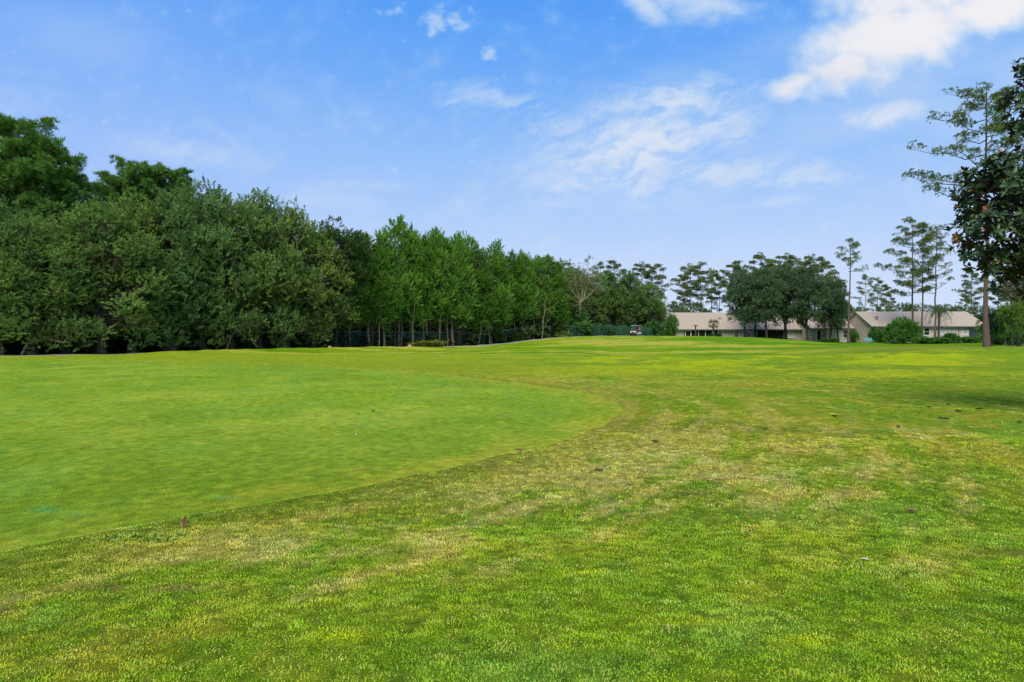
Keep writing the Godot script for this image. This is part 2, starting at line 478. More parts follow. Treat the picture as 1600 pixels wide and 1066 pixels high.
func build_ground() -> void:
	var angles := PackedFloat32Array()
	for k in 521:
		angles.append(deg_to_rad(-52.0 + 104.0 * k / 520.0))
	for k in range(1, 50):
		angles.append(deg_to_rad(52.0 + 256.0 * k / 50.0))
	var na := angles.size()
	var nr := 720
	var v := PackedVector3Array()
	var u1 := PackedVector2Array()
	var u2 := PackedVector2Array()
	var col := PackedColorArray()
	var inside := PackedByteArray()
	v.append(Vector3(0, high(0, 0), 0)); u1.append(Vector2.ZERO); u2.append(Vector2.ZERO); col.append(C.lush); inside.append(0)
	for r in nr:
		var R := 0.6 * pow(900.0 / 0.6, float(r) / (nr - 1))
		for k in na:
			var x := sin(angles[k]) * R
			var D := cos(angles[k]) * R
			var gd := green_d(x, D)
			v.append(Vector3(x, high(x, D, gd), -D))
			u1.append(Vector2(x, D)); u2.append(Vector2(x * 0.94 + D * 0.34, D * 0.94 - x * 0.34))
			var gc := ground_colour(x, D, gd) * 1.42
			if gd > 0.02 and D > 0.0 and R < 12.0:        # thatch and soil tone, with shade between the blades painted in
				gc = gc.lerp(C.soil * 0.7, 0.16)
				gc = gc.lerp(C.lush_deep * 0.6, 0.5 * smoothstep(-0.2, -0.4, nz_fine.get_noise_2d(x * 2.3 + 20.0, D * 2.3)))
			col.append(gc)
			inside.append(1 if gd < 0.0 else 0)
	var idx := [PackedInt32Array(), PackedInt32Array()]
	for k in na:
		idx[0].append_array([0, 1 + k, 1 + (k + 1) % na])
	for r in nr - 1:
		for k in na:
			var a := 1 + r * na + k
			var b := 1 + r * na + (k + 1) % na
			var w: int = 1 if inside[a] + inside[b] + inside[a + na] + inside[b + na] > 2 else 0
			idx[w].append_array([a, a + na, b + na, a, b + na, b])
	var nn := PackedVector3Array()
	nn.resize(v.size())
	nn[0] = Vector3.UP
	for r in nr:
		for k in na:
			var p := 1 + r * na + k
			var dr := v[1 + mini(r + 1, nr - 1) * na + k] - v[1 + maxi(r - 1, 0) * na + k]
			var da := v[1 + r * na + (k + 1) % na] - v[1 + r * na + (k + na - 1) % na]
			nn[p] = da.cross(dr).normalized()
	for w in 2:
		var a := []
		a.resize(Mesh.ARRAY_MAX)
		a[Mesh.ARRAY_VERTEX] = v
		a[Mesh.ARRAY_NORMAL] = nn
		a[Mesh.ARRAY_TEX_UV] = u1
		a[Mesh.ARRAY_TEX_UV2] = u2
		a[Mesh.ARRAY_COLOR] = col
		a[Mesh.ARRAY_INDEX] = idx[w]
		var m := ArrayMesh.new()
		m.add_surface_from_arrays(Mesh.PRIMITIVE_TRIANGLES, a)
		var o := struct(["ground", "putting_green"][w], m, M[["ground", "green"][w]])
		tag(o, ["mown grass of the golf course, green with dry straw patches", "smooth short-mown putting green with a curved edge"][w], ["ground", "putting green"][w])

# ------------------------------------------------------------------ the sky
func sky_gradient(e: float, az: float) -> Vector3:
	var stops := [[0.0, 214, 229, 252], [5.0, 200, 220, 252], [10.0, 176, 207, 251], [16.0, 148, 192, 250], [22.0, 112, 172, 248], [28.0, 85, 157, 246], [40.0, 62, 132, 230], [90.0, 48, 108, 205]]
	var c := Vector3(205, 224, 252)
	for k in stops.size() - 1:
		var a: Array = stops[k]
		var b: Array = stops[k + 1]
		if e >= a[0]:
			var t := clampf((e - a[0]) / (b[0] - a[0]), 0.0, 1.0)
			c = Vector3(a[1], a[2], a[3]).lerp(Vector3(b[1], b[2], b[3]), t)
	return c.lerp(Vector3(150, 180, 250), 0.28 * smoothstep(2.0, 40.0, -az) * smoothstep(4.0, 14.0, e))

func blob(u: float, w: float, cu: float, cw: float, ru: float, rw: float, turn: float) -> float:
	var x := u - cu
	var y := w - cw
	var a := x * cos(turn) + y * sin(turn)
	var b := y * cos(turn) - x * sin(turn)
	return maxf(0.0, 1.0 - sqrt(a * a / (ru * ru) + b * b / (rw * rw)))

func sky_image() -> Image:
	var W := 4096
	var H := 2048
	var im := Image.create(W, H, false, Image.FORMAT_RGB8)
	var puff := FastNoiseLite.new()
	puff.seed = 7; puff.frequency = 5.0; puff.fractal_octaves = 6; puff.fractal_gain = 0.55
	var wisp := FastNoiseLite.new()
	wisp.seed = 17; wisp.frequency = 6.0; wisp.fractal_octaves = 6; wisp.fractal_gain = 0.58
	wisp.domain_warp_enabled = true
	wisp.domain_warp_amplitude = 0.06; wisp.domain_warp_frequency = 4.0
	var wide := FastNoiseLite.new()
	wide.seed = 27; wide.frequency = 1.3; wide.fractal_octaves = 5
	# rows of the upper half; a coarse picture all round, a fine one over the part of the sky before the camera
	var cw := 512
	var ch := 256
	var coarse := Image.create(cw, ch, false, Image.FORMAT_RGB8)
	for y in ch:
		for x in cw:
			coarse.set_pixel(x, y, sky_pixel((x + 0.5) / cw, (y + 0.5) / ch, puff, wisp, wide))
	coarse.resize(W, H, Image.INTERPOLATE_CUBIC)
	im.blit_rect(coarse, Rect2i(0, 0, W, H), Vector2i.ZERO)
	var x0 := int(W * (0.5 - 50.0 / 360.0))
	var x1 := int(W * (0.5 + 50.0 / 360.0))
	var y0 := int(H * (90.0 - 42.0) / 180.0)
	var y1 := H / 2 + 4
	for y in range(y0, y1):
		for x in range(x0, x1):
			im.set_pixel(x, y, sky_pixel((x + 0.5) / W, (y + 0.5) / H, puff, wisp, wide))
	var out := Image.create(W, H, false, Image.FORMAT_RGB8)      # a panorama begins at -z
	out.blit_rect(im, Rect2i(W / 2, 0, W / 2, H), Vector2i.ZERO)
	out.blit_rect(im, Rect2i(0, 0, W / 2, H), Vector2i(W / 2, 0))
	return out

func sky_pixel(px: float, py: float, puff: FastNoiseLite, wisp: FastNoiseLite, wide: FastNoiseLite) -> Color:
	var az := (px - 0.5) * 360.0
	var e := (0.5 - py) * 180.0
	var c := sky_gradient(maxf(e, 0.0), az if az > -100.0 else -100.0)
	if e > -1.0:
		var ca := cos(deg_to_rad(az))
		var d := Vector3(sin(deg_to_rad(az)) * cos(deg_to_rad(e)), sin(deg_to_rad(e)), -ca * cos(deg_to_rad(e)))
		var cloud := 0.0
		var grey := 0.0
		# a high thin sheet, and scattered clouds, all over the sky
		var flat := Vector2(d.x, d.z) / (d.y + 0.12)
		var veil := wide.get_noise_2d(flat.x * 0.7, flat.y * 0.55)
		cloud = 0.30 * smoothstep(0.0, 0.5, veil) * smoothstep(4.0, 14.0, e) * (0.6 + wisp.get_noise_2d(flat.x * 0.18, flat.y * 0.3))
		var front := smoothstep(52.0, 42.0, absf(az)) * smoothstep(44.0, 34.0, e)
		var bank := wide.get_noise_2d(flat.x * 0.8 + 40.0, flat.y * 0.8) + 0.35 * puff.get_noise_2d(flat.x * 0.35, flat.y * 0.35)
		cloud = maxf(cloud, (1.0 - front) * smoothstep(0.08, 0.42, bank) * smoothstep(2.0, 12.0, e) * 0.95)
		if front > 0.0:
			var u := tan(deg_to_rad(az)) * 1000.0 + 800.0
			var w := 522.0 - tan(deg_to_rad(e)) / ca * 1000.0
			var n := puff.get_noise_2d(u / 620.0, w / 480.0)
			var nf := puff.get_noise_2d(u / 190.0 + 7.0, w / 140.0)
			var ws := wisp.get_noise_2d((u * 0.8 - w * 0.55) / 900.0, (w * 0.9 + u * 0.35) / 420.0)
			var al := (u * 0.94 - w * 0.34) / 900.0
			var ac := (w * 0.94 + u * 0.34) / 190.0
			var fil := wisp.get_noise_2d(al + 3.0, ac + 0.25 * puff.get_noise_2d(u / 700.0, w / 500.0)) + 0.4 * wisp.get_noise_2d(al * 2.1 + 9.0, ac * 2.3)
			var shred := clampf(0.92 + 0.75 * fil, 0.35, 1.3)
			# the large cumulus and its ragged foot
			var k := blob(u, w, 1405, 58, 240, 92, -0.33)
			k = maxf(k, blob(u, w, 1540, 18, 200, 58, -0.2))
			k = maxf(k, blob(u, w, 1325, 102, 115, 54, -0.5))
			k = maxf(k, blob(u, w, 1420, -30, 220, 110, 0.0))
			k = maxf(k, 0.75 * blob(u, w, 1240, 132, 75, 34, -0.3))
			cloud = maxf(cloud, pow(smoothstep(-0.06, 0.78, k + n * 0.3 + nf * 0.1), 1.15))
			grey = smoothstep(0.3, 0.9, k) * smoothstep(60.0, 130.0, w) * 0.6
			k = blob(u, w, 1385, 180, 120, 34, -0.2)
			cloud = maxf(cloud, 0.72 * smoothstep(0.0, 0.95, k * lerpf(1.0, shred, 0.5) + n * 0.3 + nf * 0.1))
			k = maxf(blob(u, w, 1100, 4, 160, 44, 0.08), blob(u, w, 1010, 10, 60, 30, 0.5))
			cloud = maxf(cloud, 0.7 * smoothstep(0.0, 0.95, k + ws * 0.4 + nf * 0.15))
			# wisps
			k = maxf(blob(u, w, 1010, 212, 280, 120, -0.35), blob(u, w, 1050, 170, 150, 70, -0.3))
			cloud = maxf(cloud, 0.74 * smoothstep(-0.08, 1.25, k * shred * 1.15 + ws * 0.3 + fil * 0.1 + nf * 0.06))
			k = maxf(blob(u, w, 960, 275, 190, 60, 0.15), blob(u, w, 1150, 268, 260, 36, 0.02))
			cloud = maxf(cloud, 0.52 * smoothstep(0.0, 1.1, k * shred + ws * 0.3 + fil * 0.25))
			k = maxf(blob(u, w, 880, 205, 130, 46, 0.1), blob(u, w, 760, 150, 160, 40, 0.1))
			cloud = maxf(cloud, 0.42 * smoothstep(0.05, 1.0, k * shred + ws * 0.3 + fil * 0.2))
			k = maxf(maxf(blob(u, w, 692, 38, 62, 34, -0.2), blob(u, w, 762, 86, 28, 20, -0.4)), 0.6 * blob(u, w, 615, 14, 40, 16, 0.0))
			cloud = maxf(cloud, 0.5 * smoothstep(0.25, 1.05, k + nf * 0.95 + ws * 0.2))
			k = maxf(blob(u, w, 290, 238, 220, 34, 0.14), 0.6 * blob(u, w, 540, 290, 200, 20, 0.0))
			cloud = maxf(cloud, 0.32 * smoothstep(0.0, 1.0, k * shred + ws * 0.2))
			k = maxf(blob(u, w, 1210, 315, 90, 16, -0.15), blob(u, w, 1190, 168, 34, 22, -0.6))
			cloud = maxf(cloud, 0.3 * smoothstep(0.05, 1.0, k + n * 0.35))
			k = blob(u, w, 150, 60, 200, 70, 0.2)
			cloud = maxf(cloud, 0.16 * smoothstep(0.05, 0.9, k + ws * 0.3))
		var white := Vector3(239, 239, 244).lerp(Vector3(222, 224, 236), grey)
		c = c.lerp(white, clampf(cloud, 0.0, 1.0))
	return Color(c.x / 255.0, c.y / 255.0, c.z / 255.0)

# ------------------------------------------------------------------ foliage
func rv() -> Vector3:
	var z := rng.randf_range(-1.0, 1.0)
	var a := rng.randf() * TAU
	var r := sqrt(1.0 - z * z)
	return Vector3(r * cos(a), z, r * sin(a))

func rf(a: float, b: float) -> float:
	return rng.randf_range(a, b)

func rhombus(p: PackedVector3Array, base: Vector3, dir: Vector3, len: float, wide: float, belly := 0.45, fold := 0.0) -> void:
	var side := dir.cross(rv())
	if side.length_squared() < 0.01:
		side = dir.cross(Vector3(0.3, 0.9, 0.1))
	side = side.normalized() * wide * 0.5
	var lift := dir.cross(side).normalized() * fold * wide
	p.append_array([base, base + dir * len * belly + side + lift, base + dir * len, base + dir * len * belly - side + lift])

func sprig(n: int, length: float, ll: float, lw: float, spread: float) -> PackedVector3Array:     # a twig of leaves along +y
	var p := PackedVector3Array()
	for k in n:
		var t := (k + 0.5) / n
		var a := k * 2.4 + rf(-0.5, 0.5)
		var d := Vector3(cos(a) * spread, lerpf(0.25, 1.0, t) + rf(-0.2, 0.2), sin(a) * spread).normalized()
		rhombus(p, Vector3(rf(-0.05, 0.05), t, rf(-0.05, 0.05)) * length, d, ll * rf(0.7, 1.25), lw * rf(0.8, 1.2), 0.45, 0.12)
	return p

func tuft(n: int, ll: float, lw: float, open: float) -> PackedVector3Array:       # needles that burst from one point
	var p := PackedVector3Array()
	for k in n:
		var d := (rv() * open + Vector3(0, 0.75, 0)).normalized()
		rhombus(p, d * ll * 0.12 + rv() * ll * 0.1, d, ll * rf(0.7, 1.15), lw, 0.5)
	return p

func feather(n: int, length: float, ll: float, lw: float) -> PackedVector3Array:  # flat scaly frond along +y
	var p := PackedVector3Array()
	for k in n:
		var t := (k + 0.3) / n
		var s := 1.0 if k % 2 else -1.0
		var d := Vector3(s * 0.65 * (1.0 - 0.5 * t), 0.85, rf(-0.35, 0.35)).normalized()
		rhombus(p, Vector3(0, t * length, rf(-0.06, 0.06) * length), d, ll * rf(0.7, 1.2), lw, 0.4)
	return p

func set_of(kind: String, n: int, a: float, b: float, c: float, d: float) -> Array:
	var out := []
	for k in 5:
		match kind:
			"sprig": out.append(sprig(n, a, b, c, d))
			"tuft": out.append(tuft(n, b, c, d))
			"feather": out.append(feather(n, a, b, c))
	return out

func up_basis(axis: Vector3) -> Basis:
	var x := axis.cross(Vector3(sin(rng.randf() * TAU), 0.13, cos(rng.randf() * TAU)))
	if x.length_squared() < 1e-4:
		x = axis.cross(Vector3(1, 0.2, 0.1))
	x = x.normalized()
	return Basis(x, axis, x.cross(axis))

# lobes: [centre, radii]; leaves gather on their outer shells
func fill_lobes(l: Leaves, lobes: Array, sprays: Array, per_m2: float, ca: Color, cb: Color, up: float, rough: float, size: float, shell := 0.55) -> void:
	for lobe in lobes:
		var c: Vector3 = lobe[0]
		var r: Vector3 = lobe[1]
		var n := maxi(4, int(per_m2 * 4.0 * PI * pow((r.x * r.y + r.y * r.z + r.x * r.z) / 3.0, 1.0)))
		var own := clampf(rf(0.1, 0.9), 0.0, 1.0)
		for k in n:
			var d := rv()
			if d.y < -0.35 and rng.randf() < 0.6:
				d.y = -d.y
			var p := c + d * r * (1.0 - shell * rng.randf() * rng.randf() + rf(0.0, 0.12))
			var axis := (d + Vector3(0, up, 0) + rv() * rough).normalized()
			var tint := ca.lerp(cb, clampf(own + rf(-0.35, 0.35), 0.0, 1.0)) * rf(0.8, 1.2)
			var s := size * rf(0.75, 1.25)
			l.add(sprays[rng.randi() % sprays.size()], Transform3D(up_basis(axis).scaled(Vector3(s, s, s)), p), tint)

func bent(a: Vector3, b: Vector3, sag: float, n := 5, wob := 0.0) -> PackedVector3Array:
	var p := PackedVector3Array()
	for k in n:
		var t := float(k) / (n - 1)
		var q := a.lerp(b, t) + Vector3(0, sag * 4.0 * t * (1.0 - t), 0)
		if k > 0 and k < n - 1:
			q += rv() * wob
		p.append(q)
	return p

func taper(a: float, b: float, n := 5) -> PackedFloat32Array:
	var r := PackedFloat32Array()
	for k in n:
		r.append(lerpf(a, b, float(k) / (n - 1)))
	return r

func trunk_base(b: Buf, pts: PackedVector3Array, r0: float, r1: float, sides := 8) -> void:
	var r := taper(r0, r1, pts.size())
	r[0] *= 1.45
	b.tube(pts, r, sides)

func ellipsoid_lobes(H: float, W: float, base: float, n: int, rlo: float, rhi: float, flat := 0.75, top := 1.0) -> Array:
	var out := []
	var cy := (H + base) * 0.5
	for k in n:
		var d := rv()
		if d.y < -0.2 and rng.randf() < 0.25:
			d.y = -d.y
		var r := W * rf(rlo, rhi)
		var f := rf(0.72, 1.0)
		var env := Vector3(W * 0.5 - r, (H - base) * 0.5 - r * flat, W * 0.5 - r)
		var narrow := lerpf(1.0, top, clampf(d.y, 0.0, 1.0))
		out.append([Vector3(d.x * env.x * f * narrow, cy + d.y * env.y * f, d.z * env.z * f * narrow), Vector3(r, r * flat, r)])
	for k in n / 5:
		var d := rv() * rf(0.1, 0.55)
		var r := W * rf(rlo, rhi) * 1.1
		out.append([Vector3(d.x * W * 0.5, cy + d.y * (H - base) * 0.5, d.z * W * 0.5), Vector3(r, r * flat, r)])
	return out

func tree_thing(called: String, category: String, wood: Buf, bark: Material, l: Leaves, leaf_material: Material) -> Node3D:
	var t := thing(called, called, category)
	t.set_meta("kind_name", called)
	part("trunk", wood.mesh(), bark, t)
	part("crown", leaf_mesh(l), leaf_material, t)
	return t

func limbs(b: Buf, lobes: Array, fork: Vector3, r0: float, sag: float, every := 1) -> void:
	for k in range(0, lobes.size(), every):
		var c: Vector3 = lobes[k][0]
		var from := fork + Vector3(0, clampf((c.y - fork.y) * 0.45, -fork.y * 0.55, 60.0), 0)
		var s := r0 * rf(0.35, 0.6)
		b.tube(bent(from, c, sag, 5, 0.18), taper(s, 0.025), 5, false)
		var r: Vector3 = lobes[k][1]
		for j in 3:
			b.tube(bent(c.lerp(from, 0.25), c + rv() * r * 0.9, 0.1, 3), taper(0.035, 0.012, 3), 3, false)

func make_oak(called: String, H: float, W: float, base: float, n: int, ca: Color, cb: Color, density: float, bark: Material, skirt := false) -> Node3D:
	var lobes := ellipsoid_lobes(H, W, base, n, 0.085, 0.15)
	if skirt:
		for k in 16:
			var a := rf(0, TAU)
			var rr := W * rf(0.2, 0.5)
			lobes.append([Vector3(cos(a) * rr, rf(0.4, 3.2), sin(a) * rr), Vector3(1, 0.7, 1) * W * rf(0.08, 0.12)])
	var l := Leaves.new()
	fill_lobes(l, lobes, set_of("sprig", 13, 0.55, 0.24, 0.115, 0.75), density, ca, cb, 0.55, 0.8, 1.0)
	var b := Buf.new()
	var fork := Vector3(rf(-0.4, 0.4), H * 0.24, rf(-0.4, 0.4))
	trunk_base(b, bent(Vector3.ZERO, fork, 0.0, 4, 0.08), W * 0.03, W * 0.024)
	trunk_base(b, bent(fork, Vector3(rf(-1, 1), H * 0.7, rf(-1, 1)), 0.0, 5, 0.3), W * 0.016, 0.06, 6)
	limbs(b, lobes, fork, W * 0.028, 0.4)
	return tree_thing(called, "tree", b, bark, l, M.leaf)

func make_wood_oak(called: String, H: float, W: float, ca: Color, cb: Color, bark: Material) -> Node3D:
	var lobes := []
	for k in 28:         # boughs, each a mass of lobes, with hollows between them
		var u := (k + rf(0.0, 1.0)) / 28.0
		var y := lerpf(1.6, H - 1.4, u)
		var prof := 0.72 + 0.5 * u if u < 0.45 else (1.0 - 0.75 * pow((u - 0.45) / 0.55, 1.6)) * 0.95
		var a := k * 2.4 + rf(-0.5, 0.5)
		var R := maxf(0.4, W * 0.5 * prof * rf(0.72, 1.04) - 0.5)
		var c := Vector3(cos(a) * R, y, sin(a) * R)
		var wide := rf(0.9, 1.35)
		lobes.append([c, Vector3(wide, wide * 1.1, wide) * 0.7])
		for j in 5:
			var d := rv()
			var r := rf(0.4, 0.75)
			lobes.append([c + Vector3(d.x, d.y * 1.15, d.z) * wide, Vector3(r, r * rf(0.9, 1.5), r)])
	for k in 24:        # shoots that stand out of the crown
		var a := rf(0, TAU)
		var u := rf(0.6, 1.0)
		var R := W * 0.5 * (1.0 - 0.75 * pow((u - 0.45) / 0.55, 1.6)) * rf(0.3, 1.0)
		lobes.append([Vector3(cos(a) * R, lerpf(0.9, H - 0.4, u) + rf(0.2, 0.9), sin(a) * R), Vector3(0.3, rf(0.5, 0.85), 0.3)])
	var l := Leaves.new()
	fill_lobes(l, lobes, set_of("sprig", 17, 0.5, 0.16, 0.08, 0.7), 3.7, ca, cb, 0.75, 0.75, 1.0, 0.6)
	var b := Buf.new()
	var fork := Vector3(rf(-0.4, 0.4), H * 0.2, rf(-0.4, 0.4))
	trunk_base(b, bent(Vector3.ZERO, fork, 0.0, 4, 0.08), 0.3, 0.24)
	for k in 3:
		trunk_base(b, bent(fork, Vector3(rf(-1.6, 1.6), H * rf(0.6, 0.85), rf(-1.6, 1.6)), 0.0, 5, 0.3), 0.12, 0.04, 6)
	limbs(b, lobes, fork, 0.2, 0.35, 2)
	return tree_thing(called, "tree", b, bark, l, M.leaf)

func make_cedar(called: String, H: float, W: float, base: float, ca: Color, cb: Color) -> Node3D:
	var lobes := []
	var n := 40
	for k in n:
		var u := float(k) / n
		var y := lerpf(base, H * 0.93, u)
		var R := W * 0.5 * minf(1.0, 0.55 + u * 1.6) * pow(1.0 - u, 0.55)
		var a := k * 2.4 + rf(-0.4, 0.4)
		var r := rf(0.6, 1.1) * (1.0 - 0.4 * u)
		lobes.append([Vector3(cos(a) * R * rf(0.6, 0.95), y + rf(-0.5, 0.5), sin(a) * R * rf(0.6, 0.95)), Vector3(r, r * rf(0.9, 1.4), r)])
	for k in 9:
		var a := rf(0, TAU)
		var d := rf(0.1, 1.5)
		lobes.append([Vector3(cos(a) * d, H - 0.3 - d * rf(0.5, 1.6), sin(a) * d), Vector3(0.24, rf(0.5, 0.9), 0.24)])
	var l := Leaves.new()
	fill_lobes(l, lobes, set_of("feather", 17, 0.6, 0.2, 0.075, 0.0), 5.6, ca, cb, 0.8, 0.6, 1.0, 0.7)
	var b := Buf.new()
	trunk_base(b, bent(Vector3.ZERO, Vector3(rf(-0.4, 0.4), H * 0.92, rf(-0.4, 0.4)), 0.0, 7, 0.12), 0.13, 0.02)
	for lobe in lobes:
		var c: Vector3 = lobe[0]
		b.tube(bent(Vector3(0, maxf(1.2, c.y - 1.0), 0), c, -0.1, 3, 0.05), taper(0.035, 0.012, 3), 4, false)
	for k in 9:          # bare dead twigs under the crown
		var a := rf(0, TAU)
		var y := rf(1.4, base + 1.0)
		b.tube(bent(Vector3(0, y, 0), Vector3(cos(a) * rf(0.6, 1.5), y + rf(-0.2, 0.7), sin(a) * rf(0.6, 1.5)), -0.1, 3, 0.05), taper(0.02, 0.006, 3), 3, false)
	return tree_thing(called, "tree", b, M.bark_cedar, l, M.leaf_soft)

# a tall pine or open tree: bare trunk, arching boughs, flat clumps of needles towards their ends
func make_pine(called: String, H: float, start: float, reach: float, boughs: int, clumps: int, cr: float, leaf: Array, per_m2: float, ca: Color, cb: Color, r0: float, rise: float, bark: Material, top_heavy := 0.5, lop := 0.0, tall := 0.55) -> Node3D:
	var b := Buf.new()
	var lean := Vector3(rf(-0.5, 0.5), 0, rf(-0.5, 0.5))
	var tp := bent(Vector3.ZERO, Vector3(lean.x, H * 0.985, lean.z), 0.0, 9, 0.10)
	trunk_base(b, tp, r0, 0.035, 10)
	var lobes := []
	for k in boughs:
		var u := (k + rf(0.0, 0.8)) / boughs
		var y := lerpf(H * start, H * 0.97, u)
		var a := k * 2.4 + rf(-0.5, 0.5)
		var prof := lerpf(1.0 - 0.62 * u, sin(PI * clampf(0.18 + u * 0.72, 0.0, 1.0)), top_heavy)
		var L := reach * prof * rf(0.6, 1.12)
		L *= 1.0 - lop * cos(a) * 0.75        # longer on one side
		var root := Vector3(lean.x * u, y, lean.z * u)
		var tip := root + Vector3(cos(a) * L, L * rise * rf(0.4, 1.3), sin(a) * L)
		var p := bent(root, tip, -0.08 * L, 5, 0.05 * L)
		b.tube(p, taper(r0 * 0.3 * (1.0 - 0.6 * u) + 0.012, 0.012), 5, false)
		for j in clumps:
			var t := rf(0.35, 1.0) if j else 1.0
			var q := p[int(t * 3.99)].lerp(p[mini(4, int(t * 3.99) + 1)], fposmod(t * 3.99, 1.0))
			var off := rv() * (0.25 + L * 0.2 * (1.3 - t))
			var c := q + Vector3(off.x, absf(off.y) * 0.6 + 0.08, off.z)
			b.tube(bent(q, c, 0.03, 3), taper(0.018, 0.008, 3), 3, false)
			var r := cr * rf(0.65, 1.25)
			lobes.append([c, Vector3(r, r * tall, r)])
	for k in 4:
		lobes.append([Vector3(lean.x, H - 0.1 - 0.3 * k, lean.z) + rv() * 0.35, Vector3(cr, cr * 0.6, cr) * rf(0.7, 1.0)])
	var l := Leaves.new()
	fill_lobes(l, lobes, leaf, per_m2, ca, cb, 0.7, 0.6, 1.0, 0.8)
	return tree_thing(called, "tree", b, bark, l, M.leaf)

func make_shrub(called: String, W: float, H: float, n: int, leaf: Array, per_m2: float, ca: Color, cb: Color) -> Node3D:
	var lobes := []
	for k in n:
		var d := rv()
		d.y = absf(d.y)
		var r := rf(0.16, 0.27) * W
		lobes.append([Vector3(d.x * (W * 0.5 - r), r * 0.6 + d.y * maxf(0.1, H - r * 1.5), d.z * (W * 0.5 - r)), Vector3(r, r * 0.85, r)])
	var l := Leaves.new()
	fill_lobes(l, lobes, leaf, per_m2, ca, cb, 0.6, 0.7, 1.0)
	var b := Buf.new()
	for lobe in lobes:
		b.tube(bent(Vector3(rf(-0.1, 0.1), 0, rf(-0.1, 0.1)), lobe[0], 0.05, 4, 0.05), taper(0.03, 0.01, 4), 4, false)
	var t := thing(called, called, "shrub")
	t.set_meta("kind_name", called)
	part("stem", b.mesh(), M.bark_oak, t)
	part("foliage", leaf_mesh(l), M.leaf, t)
	return t

func frond(l: Leaves, from: Vector3, dir: float, lift: float, L: float, droop: float, n: int, leaf_len: float, wide: float, c: Color) -> PackedVector3Array:
	var p := PackedVector3Array()
	var out := Vector3(cos(dir), 0, sin(dir))
	var side := Vector3(-sin(dir), 0, cos(dir))
	for k in 9:
		var t := k / 8.0
		p.append(from + out * L * t * (1.0 - 0.25 * t * droop) + Vector3(0, L * (lift * t - droop * t * t), 0))
	var q := PackedVector3Array()
	for k in n:
		var t := 0.12 + 0.88 * (k + 0.5) / n
		var x := t * 7.99
		var o := p[int(x)].lerp(p[int(x) + 1], fposmod(x, 1.0))
		for s in [-1.0, 1.0]:
			var d: Vector3 = (side * s * 0.8 + out * 0.45 + Vector3(0, -0.35 + rf(-0.2, 0.25), 0)).normalized()
			rhombus(q, o, d, leaf_len * (1.0 - 0.6 * absf(t - 0.45)) * rf(0.85, 1.1), wide, 0.35)
	l.add(q, Transform3D.IDENTITY, c)
	return p

# ------------------------------------------------------------------ people: a body meshed from tapered capsules
func body_mesh(bones: Array, cell: float, pad: float, blend: float) -> Buf:
	var lo := Vector3(1e9, 1e9, 1e9)
	var hi := -lo
	for q in bones:
		for e in 2:
			var r: float = q[2 + e] + pad
			lo = lo.min(q[e] - Vector3(r, r, r))
			hi = hi.max(q[e] + Vector3(r, r, r))
	var nx := int((hi.x - lo.x) / cell) + 2
	var ny := int((hi.y - lo.y) / cell) + 2
	var nzz := int((hi.z - lo.z) / cell) + 2
	var f := PackedFloat32Array()
	f.resize(nx * ny * nzz)
	f.fill(9.0)
	for q in bones:
		var a: Vector3 = q[0]
		var ab: Vector3 = q[1] - a
		var L := maxf(ab.length_squared(), 1e-8)
		var rm := maxf(q[2], q[3]) + pad
		var l2 := ((a.min(q[1]) - Vector3(rm, rm, rm) - lo) / cell).floor()
		var h2 := ((a.max(q[1]) + Vector3(rm, rm, rm) - lo) / cell).ceil()
		for z in range(maxi(0, int(l2.z)), mini(nzz, int(h2.z) + 1)):
			for y in range(maxi(0, int(l2.y)), mini(ny, int(h2.y) + 1)):
				for x in range(maxi(0, int(l2.x)), mini(nx, int(h2.x) + 1)):
					var p := lo + Vector3(x, y, z) * cell - a
					var t := clampf(p.dot(ab) / L, 0.0, 1.0)
					var d: float = (p - ab * t).length() - lerpf(q[2], q[3], t)
					var k := (z * ny + y) * nx + x
					var o := f[k]
					if o > 8.0: f[k] = d
					else:
						var h := maxf(blend - absf(o - d), 0.0) / blend
						f[k] = minf(o, d) - h * h * blend * 0.25
	var b := Buf.new()
	var slot := {}
	var step := [1, nx, nx * ny]
	for z in nzz - 1:
		for y in ny - 1:
			for x in nx - 1:
				var k := (z * ny + y) * nx + x
				var sum := Vector3.ZERO
				var cnt := 0
				for e in 12:
					var ax := e / 4
					var o1: int = step[(ax + 1) % 3] if e & 1 else 0
					var o2: int = step[(ax + 2) % 3] if e & 2 else 0
					var v0 := f[k + o1 + o2]
					var v1 := f[k + o1 + o2 + step[ax]]
					if (v0 < 0.0) != (v1 < 0.0):
						var p := Vector3.ZERO
						p[ax] = v0 / (v0 - v1)
						p[(ax + 1) % 3] = 1.0 if e & 1 else 0.0
						p[(ax + 2) % 3] = 1.0 if e & 2 else 0.0
						sum += p
						cnt += 1
				if cnt:
					slot[k] = b.v.size()
					b.v.append(lo + (Vector3(x, y, z) + sum / cnt) * cell)
					b.n.append(Vector3(f[k + 1] - f[k], f[k + nx] - f[k], f[k + nx * ny] - f[k]).normalized())
	for k in slot:
		for ax in 3:
			var s1: int = step[(ax + 1) % 3]
			var s2: int = step[(ax + 2) % 3]
			var k2: int = k + step[ax]
			if k2 < f.size() and (f[k] < 0.0) != (f[k2] < 0.0) and slot.has(k - s1) and slot.has(k - s2) and slot.has(k - s1 - s2):
				var q := [slot[k], slot[k - s1], slot[k - s1 - s2], slot[k - s2]]
				if f[k] < 0.0: b.i.append_array([q[0], q[2], q[1], q[0], q[3], q[2]])
				else: b.i.append_array([q[0], q[1], q[2], q[0], q[2], q[3]])
	return b

